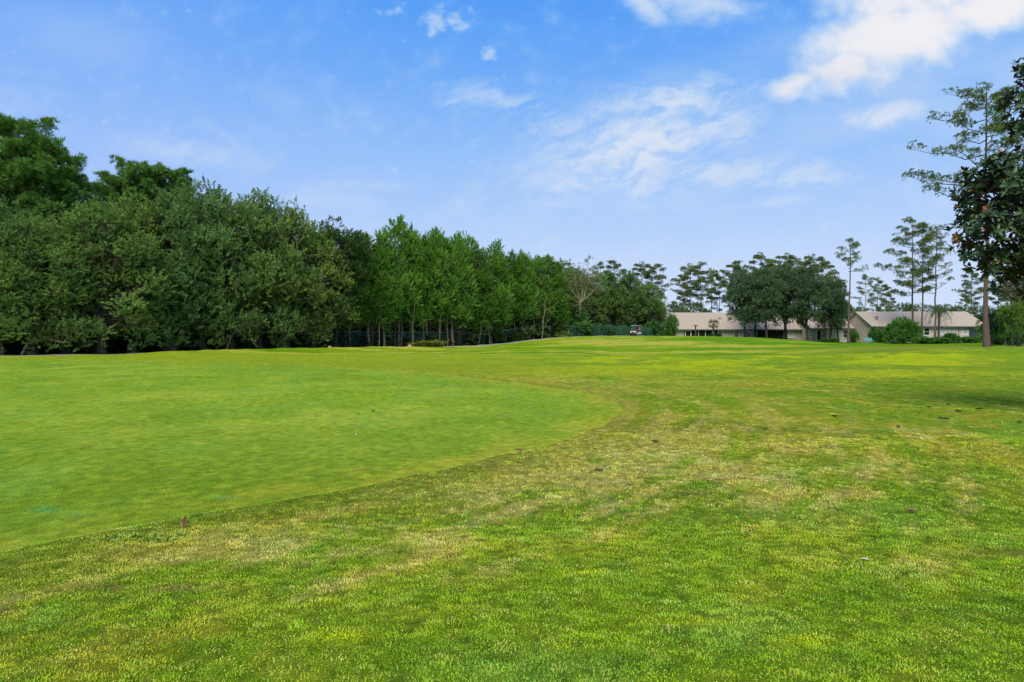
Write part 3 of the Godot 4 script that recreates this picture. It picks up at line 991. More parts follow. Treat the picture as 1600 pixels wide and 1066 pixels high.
# ------------------------------------------------------------------ houses
func window(parent: Node3D, p: Vector3, w: float, h: float, pane: Material, bars := 1) -> void:     # p: middle of the opening on the wall, facing +z
	var f := Buf.new()
	for s in [-1.0, 1.0]:
		f.box(p + Vector3(s * (w * 0.5 + 0.04), 0, 0.03), Vector3(0.08, h + 0.16, 0.06))
		f.box(p + Vector3(0, s * (h * 0.5 + 0.04), 0.03), Vector3(w, 0.08, 0.06))
	for k in bars:
		f.box(p + Vector3(0, h * ((k + 1.0) / (bars + 1) - 0.5), 0.025), Vector3(w, 0.04, 0.04))
	f.box(p + Vector3(0, -h * 0.5 - 0.1, 0.06), Vector3(w + 0.2, 0.05, 0.12))
	var o := part("window", f.mesh(), M.white, parent)
	var g := Buf.new()
	g.box(p + Vector3(0, 0, 0.006), Vector3(w - 0.004, h - 0.004, 0.012))
	part("pane", g.mesh(), pane, o)

func wall_box(parent: Node3D, x0: float, x1: float, y0: float, y1: float, z0: float, z1: float, m: Material) -> void:
	var b := Buf.new()
	b.box(Vector3((x0 + x1) * 0.5, (y0 + y1) * 0.5, (z0 + z1) * 0.5), Vector3(x1 - x0, y1 - y0, z1 - z0))
	part("wall", b.mesh(), m, parent)

func gable_roof(parent: Node3D, x0: float, x1: float, z0: float, z1: float, eave: float, rise: float, m: Material, hip := 0.0) -> Node3D:
	# ridge along x at the middle of z0..z1 (z0 in front), eaves 0.5 m out; hip > 0 slopes the x0 end
	var b := Buf.new()
	var th := Vector3(0, -0.16, 0)
	var zm := (z0 + z1) * 0.5
	var r0 := Vector3(x0 + hip, eave + rise, zm)
	var r1 := Vector3(x1, eave + rise, zm)
	var f0 := Vector3(x0, eave, z0); var f1 := Vector3(x1, eave, z0)
	var b0 := Vector3(x0, eave, z1); var b1 := Vector3(x1, eave, z1)
	b.quad(f0, f1, r1, r0); b.quad(b1, b0, r0, r1)
	b.quad(f0 + th, r0 + th, r1 + th, f1 + th); b.quad(b1 + th, r1 + th, r0 + th, b0 + th)
	b.quad(f1, f1 + th, r1 + th, r1); b.quad(r1, r1 + th, b1 + th, b1)
	b.quad(b0 + th, b1 + th, b1, b0)
	if hip > 0.0:
		b.tri(b0, f0, r0); b.quad(b0 + th, f0 + th, f0, b0)
	else:
		b.quad(f0 + th, f0, r0, r0 + th); b.quad(r0 + th, r0, b0, b0 + th)
	var o := part("roof", b.mesh(), m, parent)
	var g := Buf.new()
	g.box(Vector3((x0 + x1) * 0.5, eave - 0.09, z0 + 0.075), Vector3(x1 - x0, 0.14, 0.14))
	part("gutter", g.mesh(), M.dark_trim, o)
	return o

func roof_vent(roof: Node3D, p: Vector3) -> void:
	var b := Buf.new()
	b.bevel_box(p, Vector3(0.5, 0.36, 0.45), 0.05)
	part("vent", b.mesh(), M.dark_trim, roof)

func house_long() -> void:        # long villa on the far side, seen past its gable end
	var D := 120.0
	var g := high(78.0, D)
	var t := thing("villa", "long beige villa with a gable end, behind the round shrub and the tall palm", "house", Vector3(67.2, g - 0.3, -D))
	var e := 3.05 - g + 0.3
	var z1 := -11.0
	wall_box(t, 0.4, 18.6, 0, e - 0.1, z1 + 0.4, 0, M.wall_beige)
	wall_box(t, 18.6, 21.4, 0, e - 0.1, z1 + 0.4, -1.8, M.wall_grey)
	var gb := Buf.new()
	gb.quad(Vector3(0.38, e - 0.1, -0.02), Vector3(0.38, e + 2.75, z1 * 0.5), Vector3(0.38, e + 2.75, z1 * 0.5 - 0.01), Vector3(0.38, e - 0.1, z1 + 0.42))
	gb.box(Vector3(0.44, e + 0.4, z1 * 0.5), Vector3(0.1, 1.0, 6.4))
	gb.box(Vector3(0.44, e + 1.2, z1 * 0.5), Vector3(0.1, 1.4, 3.4))
	part("gable", gb.mesh(), M.gable, t)
	var r := gable_roof(t, 0.0, 21.8, 0.55, z1 - 0.15, e, 2.95, M.shingle)
	roof_vent(r, Vector3(2.3, e + 1.75, -1.9))
	roof_vent(r, Vector3(14.5, e + 2.1, -2.3))
	window(t, Vector3(10.6, e - 1.0, 0), 0.9, 1.25, M.window)
	window(t, Vector3(13.6, e - 0.95, 0), 0.95, 1.25, M.blind)
	window(t, Vector3(15.4, e - 0.95, 0), 0.8, 1.25, M.blind)
	window(t, Vector3(17.8, e - 0.95, 0), 1.0, 1.25, M.blind)
	var d := Buf.new()
	d.box(Vector3(1.6, (e - 0.3) * 0.5 + 0.1, 0.02), Vector3(1.0, e - 0.9, 0.05))
	part("door", d.mesh(), M.door, t)
	window(t, Vector3(3.4, e - 1.0, 0), 1.2, 1.3, M.window)
	for x in [0.7, 9.2, 16.6, 18.5]:
		var p := Buf.new()
		p.rod(Vector3(x, 0.2, 0.07), Vector3(x, e - 0.15, 0.07), 0.045)
		part("downspout", p.mesh(), M.dark_trim, t)

func house_screened() -> void:     # the villa behind the knoll, with a screened porch
	var D := 130.0
	var x0 := 30.6
	var g := high(36.0, D)
	var t := thing("villa", "grey-walled villa with a screened porch, behind the crest of the mound", "house", Vector3(x0, g - 0.3, -D))
	var e := 2.55 - g + 0.3
	var z1 := -12.0
	# porch opening: from 4.3 to 11.2 m, 3 m deep
	wall_box(t, 0.5, 4.3, 0, e - 0.1, z1 + 0.5, 0, M.wall_grey)
	wall_box(t, 4.3, 11.2, 0, e - 0.1, z1 + 0.5, -3.0, M.inside)
	wall_box(t, 11.2, 19.2, 0, e - 0.1, z1 + 0.5, 0, M.wall_grey)
	wall_box(t, 19.2, 24.6, 0, e - 0.1, z1 + 0.5, -2.6, M.inside)
	wall_box(t, 24.6, 29.6, 0, e - 0.1, z1 + 0.5, 0, M.wall_grey)
	var r := gable_roof(t, 0.0, 30.2, 0.55, z1 - 0.15, e, 3.6, M.shingle, 2.6)
	roof_vent(r, Vector3(12.7, e + 2.3, -3.4))
	var dr := Buf.new()
	for x in [4.6, 5.75]:
		dr.box(Vector3(x, e * 0.5 - 0.08, 0.02), Vector3(0.14, e - 0.2, 0.1))
	dr.box(Vector3(5.175, e - 0.3, 0.02), Vector3(1.01, 0.14, 0.1))
	dr.box(Vector3(5.175, e * 0.45, 0.02), Vector3(1.01, 0.1, 0.08))
	part("door", dr.mesh(), M.white, t)
	for x in [7.3, 8.7, 10.1]:
		var p := Buf.new()
		p.box(Vector3(x, e * 0.5 - 0.06, 0.02), Vector3(0.09, e - 0.12, 0.09))
		part("porch_post", p.mesh(), M.white if x != 10.1 else M.wall_beige, t)
	for k in 2:
		var s := Buf.new()
		var xa: float = [4.35, 19.25][k]
		var xb: float = [11.15, 24.55][k]
		s.box(Vector3((xa + xb) * 0.5, e * 0.5 - 0.06, -0.05), Vector3(xb - xa, e - 0.12, 0.01))
		part("screen", s.mesh(), M.screen, t)
	window(t, Vector3(11.75, e * 0.5 - 0.1, 0), 0.7, e - 0.75, M.window, 0)
	window(t, Vector3(15.0, e - 1.0, 0), 0.9, 1.3, M.window)
	window(t, Vector3(17.1, e * 0.5 - 0.1, 0), 1.4, e - 0.75, M.window, 0)
	window(t, Vector3(26.1, e - 1.0, 0), 1.1, 1.25, M.blind)

func house_middle() -> void:
	var D := 126.0
	var g := high(62.0, D)
	var t := thing("villa", "small white villa with a pinkish roof, between the dark oaks and the slim pine", "house", Vector3(58.6, g - 0.3, -D))
	var e := 2.75 - g + 0.3
	wall_box(t, 0.2, 3.4, 0, e - 0.1, -8.6, -1.2, M.wall_beige)
	wall_box(t, 3.4, 8.4, 0, e - 0.1, -8.6, 0.0, M.wall_white)
	var r := gable_roof(t, 0.0, 8.8, 0.5, -9.0, e, 2.3, M.shingle_pink)
	roof_vent(r, Vector3(6.0, e + 1.3, -2.0))
	var dr := Buf.new()
	for x in [1.95, 2.85]:
		dr.box(Vector3(x, e * 0.5 - 0.1, -1.16), Vector3(0.14, e - 0.35, 0.08))
	dr.box(Vector3(2.4, e - 0.36, -1.16), Vector3(0.76, 0.14, 0.08))
	var d := part("door", dr.mesh(), M.white, t)
	var pn := Buf.new()
	pn.box(Vector3(2.4, e * 0.5 - 0.1, -1.18), Vector3(0.74, e - 0.5, 0.03))
	part("pane", pn.mesh(), M.window, d)
	window(t, Vector3(0.9, e - 1.05, -1.2), 0.7, 1.3, M.blind)
	window(t, Vector3(7.1, e - 1.15, 0), 0.9, 1.35, M.window, 1)

# ------------------------------------------------------------------ fence, path, cart
func build_fence() -> void:
	var way := PackedVector2Array([Vector2(-27.5, 60.5), Vector2(-13.2, 78.0), Vector2(3.6, 99.0), Vector2(21.8, 116.5), Vector2(30.5, 124.0)])
	var t := thing("chain_link_fence", "long green chain-link fence in front of the wood, its top rail in view", "fence")
	var pm := Buf.new()
	pm.tube(PackedVector3Array([Vector3(0, -0.3, 0), Vector3(0, 1.86, 0), Vector3(0, 1.9, 0)]), PackedFloat32Array([0.032, 0.032, 0.012]), 8)
	var post := pm.mesh()
	var rm := Buf.new()
	rm.rod(Vector3(0, 0, 0), Vector3(1, 0, 0), 0.022, 0.022, 6)
	var rail := rm.mesh()
	var wm := Buf.new()
	var Wd := 3.0
	var Hh := 1.75
	for s in 2:
		var k := -Hh
		while k < Wd:
			var a := Vector2(maxf(k, 0.0), maxf(-k, 0.0))
			var run := minf(Wd - a.x, Hh - a.y)
			if run > 0.02:
				var p := Vector3(a.x, a.y + 0.04, 0.003 * (s * 2 - 1))
				var q := Vector3(a.x + run, a.y + run + 0.04, p.z)
				if s:
					p.x = Wd - p.x; q.x = Wd - q.x
				wm.tube(PackedVector3Array([p, q]), PackedFloat32Array([0.005, 0.005]), 3, false)
			k += 0.075
	var wire := wm.mesh()
	for k in way.size() - 1:
		var a := way[k]
		var b := way[k + 1]
		var n := int(round(a.distance_to(b) / Wd))
		for j in n + (1 if k == way.size() - 2 else 0):
			var p2 := a.lerp(b, float(j) / n)
			var p := on(p2.x, p2.y)
			part("post", post, M.fence_green, t).position = p
			if j == n:
				continue
			var q2 := a.lerp(b, float(j + 1) / n)
			var q := on(q2.x, q2.y)
			var x := q - p
			var bs := Basis(x.normalized(), Vector3.UP, Vector3(-x.z, 0, x.x).normalized() * -1.0)
			var o := part("rail", rail, M.fence_grey if k < 2 else M.fence_green, t)
			o.transform = Transform3D(Basis(x, Vector3.UP, bs.z), p + Vector3(0, 1.82, 0))
			var yaw := atan2(-x.z, x.x)
			var w := part("wire_mesh", wire, M.fence_green, t)
			w.transform = Transform3D(Basis(Vector3.UP, yaw), Vector3(p.x, (p.y + q.y) * 0.5, p.z))

func build_path() -> void:
	var way := [Vector2(-62, 36.5), Vector2(-40, 43.0), Vector2(-34.0, 46.0), Vector2(-27.5, 52.5), Vector2(-20.5, 61.5), Vector2(-12.0, 72.5), Vector2(-5, 82.0), Vector2(1.5, 91.0), Vector2(8.5, 99.5), Vector2(15.0, 106.5), Vector2(23.0, 111.5), Vector2(34.0, 116.5), Vector2(50, 117.5)]
	var cv := Curve3D.new()
	for k in way.size():
		var a: Vector2 = way[maxi(k - 1, 0)]
		var b: Vector2 = way[mini(k + 1, way.size() - 1)]
		var h: Vector2 = (b - a) / 6.0
		cv.add_point(Vector3(way[k].x, 0, -way[k].y), Vector3(-h.x, 0, h.y), Vector3(h.x, 0, -h.y))
	var pts := cv.tessellate_even_length(6, 0.8)
	var b := Buf.new()
	var prev := []
	for k in pts.size():
		var d: Vector3 = (pts[mini(k + 1, pts.size() - 1)] - pts[maxi(k - 1, 0)]).normalized()
		var s := Vector3(-d.z, 0, d.x)
		var row := []
		for j in 5:
			var p := pts[k] + s * 1.05 * (j - 2) * 0.5
			p.y = high(p.x, -p.z) + (0.03 if j > 0 and j < 4 else -0.03) + 0.02
			row.append(p)
		if k:
			for j in 4:
				b.quad(prev[j], prev[j + 1], row[j + 1], row[j])
		prev = row
	var o := struct("cart_path", b.mesh(), M.path)
	tag(o, "pale grey cart path along the foot of the wood", "path")

func golf_cart() -> void:
	var p := at(0.1935, 111.0)
	var turn := -0.62
	var t := thing("golf_cart", "small golf cart with a flat roof parked on the crest before the fence", "golf cart", p, turn)     # front towards +z
	var b := Buf.new()
	b.bevel_box(Vector3(0, 0.34, 0.0), Vector3(1.1, 0.1, 2.3), 0.03)
	b.bevel_box(Vector3(0, 0.74, 0.98), Vector3(1.12, 0.2, 0.44), 0.08)
	b.bevel_box(Vector3(0, 0.5, -0.75), Vector3(1.14, 0.42, 0.9), 0.1)
	part("body", b.mesh(), M.cart_white, t)
	b = Buf.new()
	b.bevel_box(Vector3(0, 0.47, 0.99), Vector3(1.08, 0.36, 0.4), 0.05)
	b.bevel_box(Vector3(0, 0.36, 1.21), Vector3(1.06, 0.16, 0.1), 0.04)
	part("bumper", b.mesh(), M.cart_black, t)
	for s in [-1.0, 1.0]:
		b = Buf.new()
		b.disc_wheel(Vector3(s * 0.4, 0.56, 1.2), Vector3(0, 0, 1), 0.085, 0.05, 12)
		part("headlight", b.mesh(), M.lamp, t)
		for z in [0.82, -0.78]:
			b = Buf.new()
			b.disc_wheel(Vector3(s * 0.5, 0.22, z), Vector3(1, 0, 0), 0.22, 0.2)
			var w := part("wheel", b.mesh(), M.rubber, t)
			b = Buf.new()
			b.disc_wheel(Vector3(s * 0.59, 0.22, z), Vector3(1, 0, 0), 0.12, 0.06, 12)
			part("rim", b.mesh(), M.metal, w)
		for z in [[0.92, 0.82, 0.62], [-0.98, 0.7, -0.86]]:
			b = Buf.new()
			b.rod(Vector3(s * 0.52, z[1], z[0]), Vector3(s * 0.5, 1.74, z[2]), 0.022)
			part("roof_post", b.mesh(), M.cart_black, t)
	b = Buf.new()
	b.bevel_box(Vector3(0, 1.79, -0.12), Vector3(1.2, 0.09, 1.85), 0.04)
	part("roof", b.mesh(), M.roof_cart, t)
	b = Buf.new()
	b.box(Vector3(0, 1.28, 0.775), Vector3(0.98, 0.84, 0.008), Basis(Vector3.RIGHT, -0.32))
	part("windshield", b.mesh(), M.windshield, t)
	b = Buf.new()
	b.bevel_box(Vector3(0, 0.76, -0.5), Vector3(1.06, 0.13, 0.5), 0.05)
	part("seat", b.mesh(), M.seat, t)
	b = Buf.new()
	b.bevel_box(Vector3(0, 1.06, -0.78), Vector3(1.04, 0.4, 0.11), 0.04, Basis(Vector3.RIGHT, -0.15))
	part("backrest", b.mesh(), M.seat, t)
	b = Buf.new()
	var ring := PackedVector3Array()
	for k in 17:
		ring.append(Vector3(0.27, 0.98, 0.36) + Basis(Vector3.RIGHT, -0.6) * Vector3(cos(TAU * k / 16) * 0.16, 0, sin(TAU * k / 16) * 0.16))
	b.tube(ring, taper(0.014, 0.014, 17), 5, false)
	b.rod(Vector3(0.27, 0.7, 0.72), Vector3(0.27, 0.98, 0.36), 0.02)
	part("steering_wheel", b.mesh(), M.cart_black, t)
	# two bags stand on the rack behind the seat
	for s in [-1.0, 1.0]:
		var g := thing("golf_bag", ["dark red golf bag strapped upright behind the cart's empty seat", "dark red golf bag strapped upright behind the driver's seat"][0 if s < 0 else 1], "golf bag", p + Basis(Vector3.UP, turn) * Vector3(s * 0.28, 0.71, -1.02), turn)
		b = Buf.new()
		b.tube(PackedVector3Array([Vector3(0, 0.0, 0), Vector3(0, 0.06, 0), Vector3(0, 0.6, -0.02), Vector3(0, 0.68, -0.02)]), PackedFloat32Array([0.11, 0.125, 0.13, 0.12]), 12)
		b.bevel_box(Vector3(0, 0.25, -0.13), Vector3(0.18, 0.3, 0.09), 0.03)
		part("bag", b.mesh(), M.bag, g)
		b = Buf.new()
		for k in 7:
			var a := TAU * k / 7.0
			var q := Vector3(cos(a) * 0.07, 0.64, sin(a) * 0.07)
			b.rod(q, q + Vector3(cos(a) * 0.03, 0.2 + 0.02 * k, sin(a) * 0.03), 0.007)
			b.bevel_box(q + Vector3(cos(a) * 0.03, 0.22 + 0.02 * k, sin(a) * 0.03), Vector3(0.09, 0.05, 0.05), 0.015)
		part("club", b.mesh(), M.metal, g)
	# the driver
	var n := thing("person", "person in a purple shirt sitting at the wheel of the golf cart", "person", p + Basis(Vector3.UP, turn) * Vector3(0.27, 0.0, 0.0), turn)
	var hip := Vector3(0, 0.93, -0.52)
	var neck := hip + Vector3(0, 0.5, -0.04)
	var bones := [[hip, hip + Vector3(0, 0.22, -0.02), 0.145, 0.14], [hip + Vector3(0, 0.22, -0.02), neck + Vector3(0, -0.08, 0), 0.14, 0.15], [neck, neck + Vector3(0, 0.1, 0.02), 0.062, 0.058]]
	for s in [-1.0, 1.0]:
		var sh: Vector3 = neck + Vector3(s * 0.18, -0.06, 0)
		var el: Vector3 = neck + Vector3(s * 0.25, -0.3, 0.13)
		var wr := Vector3(s * 0.145, 1.03, 0.29)
		var hd := Vector3(s * 0.15, 1.0, 0.35)
		bones.append_array([[neck + Vector3(0, -0.06, 0), sh, 0.085, 0.075], [sh, el, 0.062, 0.048], [el, wr, 0.047, 0.032], [wr, hd, 0.034, 0.03]])
		var kn := Vector3(s * 0.13, 0.9, -0.02)
		var an := Vector3(s * 0.13, 0.47, 0.16)
		bones.append_array([[hip + Vector3(s * 0.09, -0.02, 0), kn, 0.1, 0.068], [kn, an, 0.066, 0.045], [an, Vector3(s * 0.135, 0.425, 0.34), 0.045, 0.036]])
	var hc := neck + Vector3(0, 0.2, 0.04)
	bones.append_array([[hc + Vector3(0, 0.03, -0.015), hc + Vector3(0, 0.0, 0.0), 0.098, 0.095], [hc + Vector3(0, -0.05, 0.03), hc + Vector3(0, -0.08, 0.045), 0.07, 0.05], [hc + Vector3(0, 0.0, 0.09), hc + Vector3(0, -0.025, 0.115), 0.014, 0.02], [hc + Vector3(0.095, -0.02, 0), hc + Vector3(0.1, 0.01, -0.01), 0.02, 0.022], [hc + Vector3(-0.095, -0.02, 0), hc + Vector3(-0.1, 0.01, -0.01), 0.02, 0.022]])
	var bb := body_mesh(bones, 0.022, 0.06, 0.05)
	for s in [-1.0, 1.0]:           # fingers close round the rim, the thumb from the side
		for k in 5:
			var o := Vector3(s * 0.15, 1.0, 0.35) + Vector3((k - 1.5) * 0.021 * s, 0.01, 0.02) if k < 4 else Vector3(s * 0.118, 1.02, 0.32)
			var l: float = [0.03, 0.035, 0.033, 0.026, 0.024][k]
			bb.tube(PackedVector3Array([o, o + Vector3(0, 0.012, l * 0.8), o + Vector3(0, -0.012, l * 1.3), o + Vector3(0, -0.03, l)]), PackedFloat32Array([0.009, 0.009, 0.008, 0.006]), 6)
	part("body", bb.mesh(), M.skin, n)
	var shirt := []
	for k in [0, 1, 3, 4, 10, 11]:
		var q: Array = bones[k].duplicate()
		if k == 4 or k == 11:
			q[1] = q[0].lerp(q[1], 0.7)
		shirt.append([q[0], q[1], q[2] + 0.014, q[3] + 0.014])
	part("shirt", body_mesh(shirt, 0.025, 0.06, 0.05).mesh(), M.purple, n)
	var tr := []
	for k in [7, 8, 14, 15]:
		var q: Array = bones[k]
		tr.append([q[0], q[0].lerp(q[1], 0.92), q[2] + 0.014, q[3] + 0.016])
	part("trousers", body_mesh(tr, 0.025, 0.06, 0.04).mesh(), M.trousers, n)
	for s in [-1.0, 1.0]:
		var sh := Buf.new()
		sh.bevel_box(Vector3(s * 0.134, 0.43, 0.26), Vector3(0.1, 0.085, 0.27), 0.03)
		part("shoe", sh.mesh(), M.white, n)
		var ey := Buf.new()
		ey.disc_wheel(hc + Vector3(s * 0.034, 0.01, 0.088), Vector3(0, 0, 1), 0.011, 0.012, 8)
		part("eye", ey.mesh(), M.cart_black, n)
	var hair := body_mesh([[hc + Vector3(0, 0.055, -0.03), hc + Vector3(0, 0.0, -0.06), 0.1, 0.085]], 0.02, 0.05, 0.04)
	part("hair", hair.mesh(), M.hair, n)

# ------------------------------------------------------------------ the magnolia close by
func magnolia_leaf(L: float, W: float, curl: float, drop: float) -> PackedVector3Array:      # along +y, its face towards +z
	var p := PackedVector3Array()
	var rows := []
	for k in 6:
		var t := k / 5.0
		var w: float = W * 0.5 * [0.06, 0.62, 0.98, 1.0, 0.66, 0.02][k]
		var z := -curl * t * t * L - drop
		rows.append([Vector3(-w, t * L, z + 0.28 * w), Vector3(0, t * L, z), Vector3(w, t * L, z + 0.28 * w)])
	for k in 5:
		for s in 2:
			p.append_array([rows[k][s], rows[k][s + 1], rows[k + 1][s + 1], rows[k + 1][s]])
	return p

func build_magnolia() -> void:
	var foot := on(11.9, 13.6)
	var t := thing("magnolia_tree", "magnolia tree with large glossy dark leaves and some rusty ones, closest to the viewer", "tree")
	var wood := Buf.new()
	var top := Vector3(11.7, 8.6, -13.4)
	trunk_base(wood, bent(foot, top, 0.0, 8, 0.06), 0.17, 0.03, 12)
	var lobes := [
		[Vector3(10.35, 3.95, -13.0), Vector3(1.0, 1.05, 1.0)], [Vector3(9.72, 3.55, -12.9), Vector3(0.72, 0.62, 0.7)], [Vector3(9.75, 4.55, -13.1), Vector3(0.5, 0.55, 0.6)], [Vector3(10.5, 4.75, -13.1), Vector3(0.8, 0.6, 0.8)],
		[Vector3(10.2, 2.95, -12.9), Vector3(0.5, 0.5, 0.5)], [Vector3(10.75, 2.85, -12.8), Vector3(0.55, 0.7, 0.6)], [Vector3(9.45, 3.1, -12.95), Vector3(0.34, 0.3, 0.34)],
		[Vector3(10.68, 6.25, -13.1), Vector3(0.5, 0.62, 0.5)], [Vector3(10.62, 5.75, -13.1), Vector3(0.42, 0.4, 0.45)], [Vector3(10.75, 6.95, -13.2), Vector3(0.35, 0.42, 0.4)],
		[Vector3(11.7, 4.3, -13.3), Vector3(1.0, 1.2, 1.0)], [Vector3(11.7, 6.4, -13.4), Vector3(0.8, 1.0, 0.8)], [Vector3(11.8, 8.0, -13.4), Vector3(0.7, 0.9, 0.7)],
		[Vector3(11.3, 3.0, -12.6), Vector3(0.9, 0.8, 0.8)],
	]
	var placed := []
	for lobe in lobes:
		var c: Vector3 = lobe[0]
		var r: Vector3 = lobe[1]
		var from := foot.lerp(top, clampf((c.y - 0.9) / 8.6, 0.1, 0.9))
		wood.tube(bent(from, c, 0.1, 5, 0.08), taper(0.05, 0.018), 6, false)
		var n := int(44.0 * 4.0 * (r.x * r.y + r.y * r.z + r.x * r.z) / 3.0)
		for k in n:
			var d := rv()
			if d.y < -0.3 and rng.randf() < 0.5:
				d.y = -d.y
			var p := c + d * r * (1.0 - 0.45 * rng.randf() * rng.randf() + rf(0.0, 0.16))
			if k % 2 == 0:
				wood.tube(bent(c.lerp(p, 0.15), p, 0.05, 3, 0.02), taper(0.012, 0.006, 3), 4, false)
			var axis := (d + Vector3(0, 0.45, 0) + rv() * 0.5).normalized()
			var bs := up_basis(axis)
			var rust := rng.randf() < 0.04
			var m := 9
			for j in m:
				var a := j * 2.4 + rf(-0.3, 0.3)
				var el := lerpf(0.05, 1.05, float(j) / m) + rf(-0.2, 0.2)
				var rad := bs.x * cos(a) + bs.z * sin(a)
				var dir := (rad * cos(el) + axis * sin(el)).normalized()
				var face := axis - dir * axis.dot(dir)
				face = face.normalized() if face.length_squared() > 1e-4 else bs.x
				var sc := rf(0.66, 0.98)
				var tf := Transform3D(Basis(dir.cross(face), dir, face).scaled(Vector3(sc, sc, sc)), p + dir * 0.012 - axis * 0.05 * rng.randf())
				var kind := 4 if rust and j > 3 else (5 if rng.randf() < 0.012 else rng.randi() % 4)
				var bearing := absf(p.x / maxf(-p.z, 0.1))
				placed.append([(-p.z if bearing < 0.815 and d.z > -0.35 else 100.0) + rng.randf() * 0.9, tf, kind])
	placed.sort_custom(func(a, b): return a[0] < b[0])
	var tops := [lin(0.022, 0.05, 0.022), lin(0.03, 0.066, 0.026), lin(0.018, 0.042, 0.022), lin(0.042, 0.082, 0.028), lin(0.17, 0.075, 0.03), lin(0.28, 0.2, 0.03)]
	var under := [lin(0.05, 0.055, 0.025), lin(0.05, 0.065, 0.03), lin(0.085, 0.06, 0.028), lin(0.05, 0.07, 0.035), lin(0.18, 0.08, 0.03), lin(0.25, 0.18, 0.04)]
	var shape_a := [magnolia_leaf(0.17, 0.072, 0.16, 0.0), magnolia_leaf(0.19, 0.08, 0.3, 0.0), magnolia_leaf(0.155, 0.07, 0.05, 0.0)]
	var shape_b := [magnolia_leaf(0.17, 0.072, 0.16, 0.0012), magnolia_leaf(0.19, 0.08, 0.3, 0.0012), magnolia_leaf(0.155, 0.07, 0.05, 0.0012)]
	part("trunk", wood.mesh(), M.bark_oak, t)
	var single := []
	for k in 18:
		var la := Leaves.new()
		la.add(shape_a[k / 6], Transform3D.IDENTITY, (tops[k % 6] as Color).srgb_to_linear())
		var lb := Leaves.new()
		lb.add(shape_b[k / 6], Transform3D.IDENTITY, (under[k % 6] as Color).srgb_to_linear())
		var m := leaf_mesh(la)
		var q := leaf_mesh(lb)
		m.add_surface_from_arrays(Mesh.PRIMITIVE_TRIANGLES, q.surface_get_arrays(0))
		m.surface_set_material(0, M.magnolia_top)
		m.surface_set_material(1, M.magnolia_under)
		single.append(m)
	var rest_a := Leaves.new()
	var rest_b := Leaves.new()
	for k in placed.size():
		var s: int = rng.randi() % 3
		var kind: int = placed[k][2]
		if k < 300:
			var o := MeshInstance3D.new()
			o.name = "leaf"
			o.mesh = single[s * 6 + kind]
			o.transform = placed[k][1]
			t.add_child(o, true)
		else:
			rest_a.add(shape_a[s], placed[k][1], (tops[kind] as Color).srgb_to_linear() * rf(0.8, 1.2))
			rest_b.add(shape_b[s], placed[k][1], (under[kind] as Color).srgb_to_linear())
	var mm := leaf_mesh(rest_a)
	mm.add_surface_from_arrays(Mesh.PRIMITIVE_TRIANGLES, leaf_mesh(rest_b).surface_get_arrays(0))
	mm.surface_set_material(0, M.magnolia_top)
	mm.surface_set_material(1, M.magnolia_under)
	var o := MeshInstance3D.new()
	o.name = "leaves"
	o.mesh = mm
	o.set_meta("kind", "stuff")
	t.add_child(o, true)

# ------------------------------------------------------------------ grass blades
func blade_tuft(n: int, radius: float, h: float, w: float) -> ArrayMesh:
	var l := Leaves.new()
	var up := 0
	for k in n:
		var q := PackedVector3Array()
		var r := radius * sqrt(rng.randf())
		var a := rf(0, TAU)
		var base := Vector3(cos(a) * r, -0.004, sin(a) * r)
		var lean := Vector3(cos(a + rf(-1.2, 1.2)), 0, sin(a + rf(-1.2, 1.2))) * rf(0.25, 1.1)
		var hh := h * rf(0.5, 1.15)
		var mid := base + Vector3(0, hh * 0.62, 0) + lean * hh * 0.3
		var tip := base + Vector3(0, hh * rf(0.75, 1.0), 0) + lean * hh * 0.95
		var s := lean.cross(Vector3.UP).normalized().rotated(Vector3.UP, rf(-0.5, 0.5)) * w * 0.5
		q.append_array([base - s, base + s, mid + s * 0.85, mid - s * 0.85, mid - s * 0.85, mid + s * 0.85, tip + s * 0.1, tip - s * 0.1])
		var v := rf(0.86, 1.16)
		l.add(q, Transform3D.IDENTITY, Color(v * rf(0.9, 1.12), v, v * 0.9))
	return leaf_mesh(l)

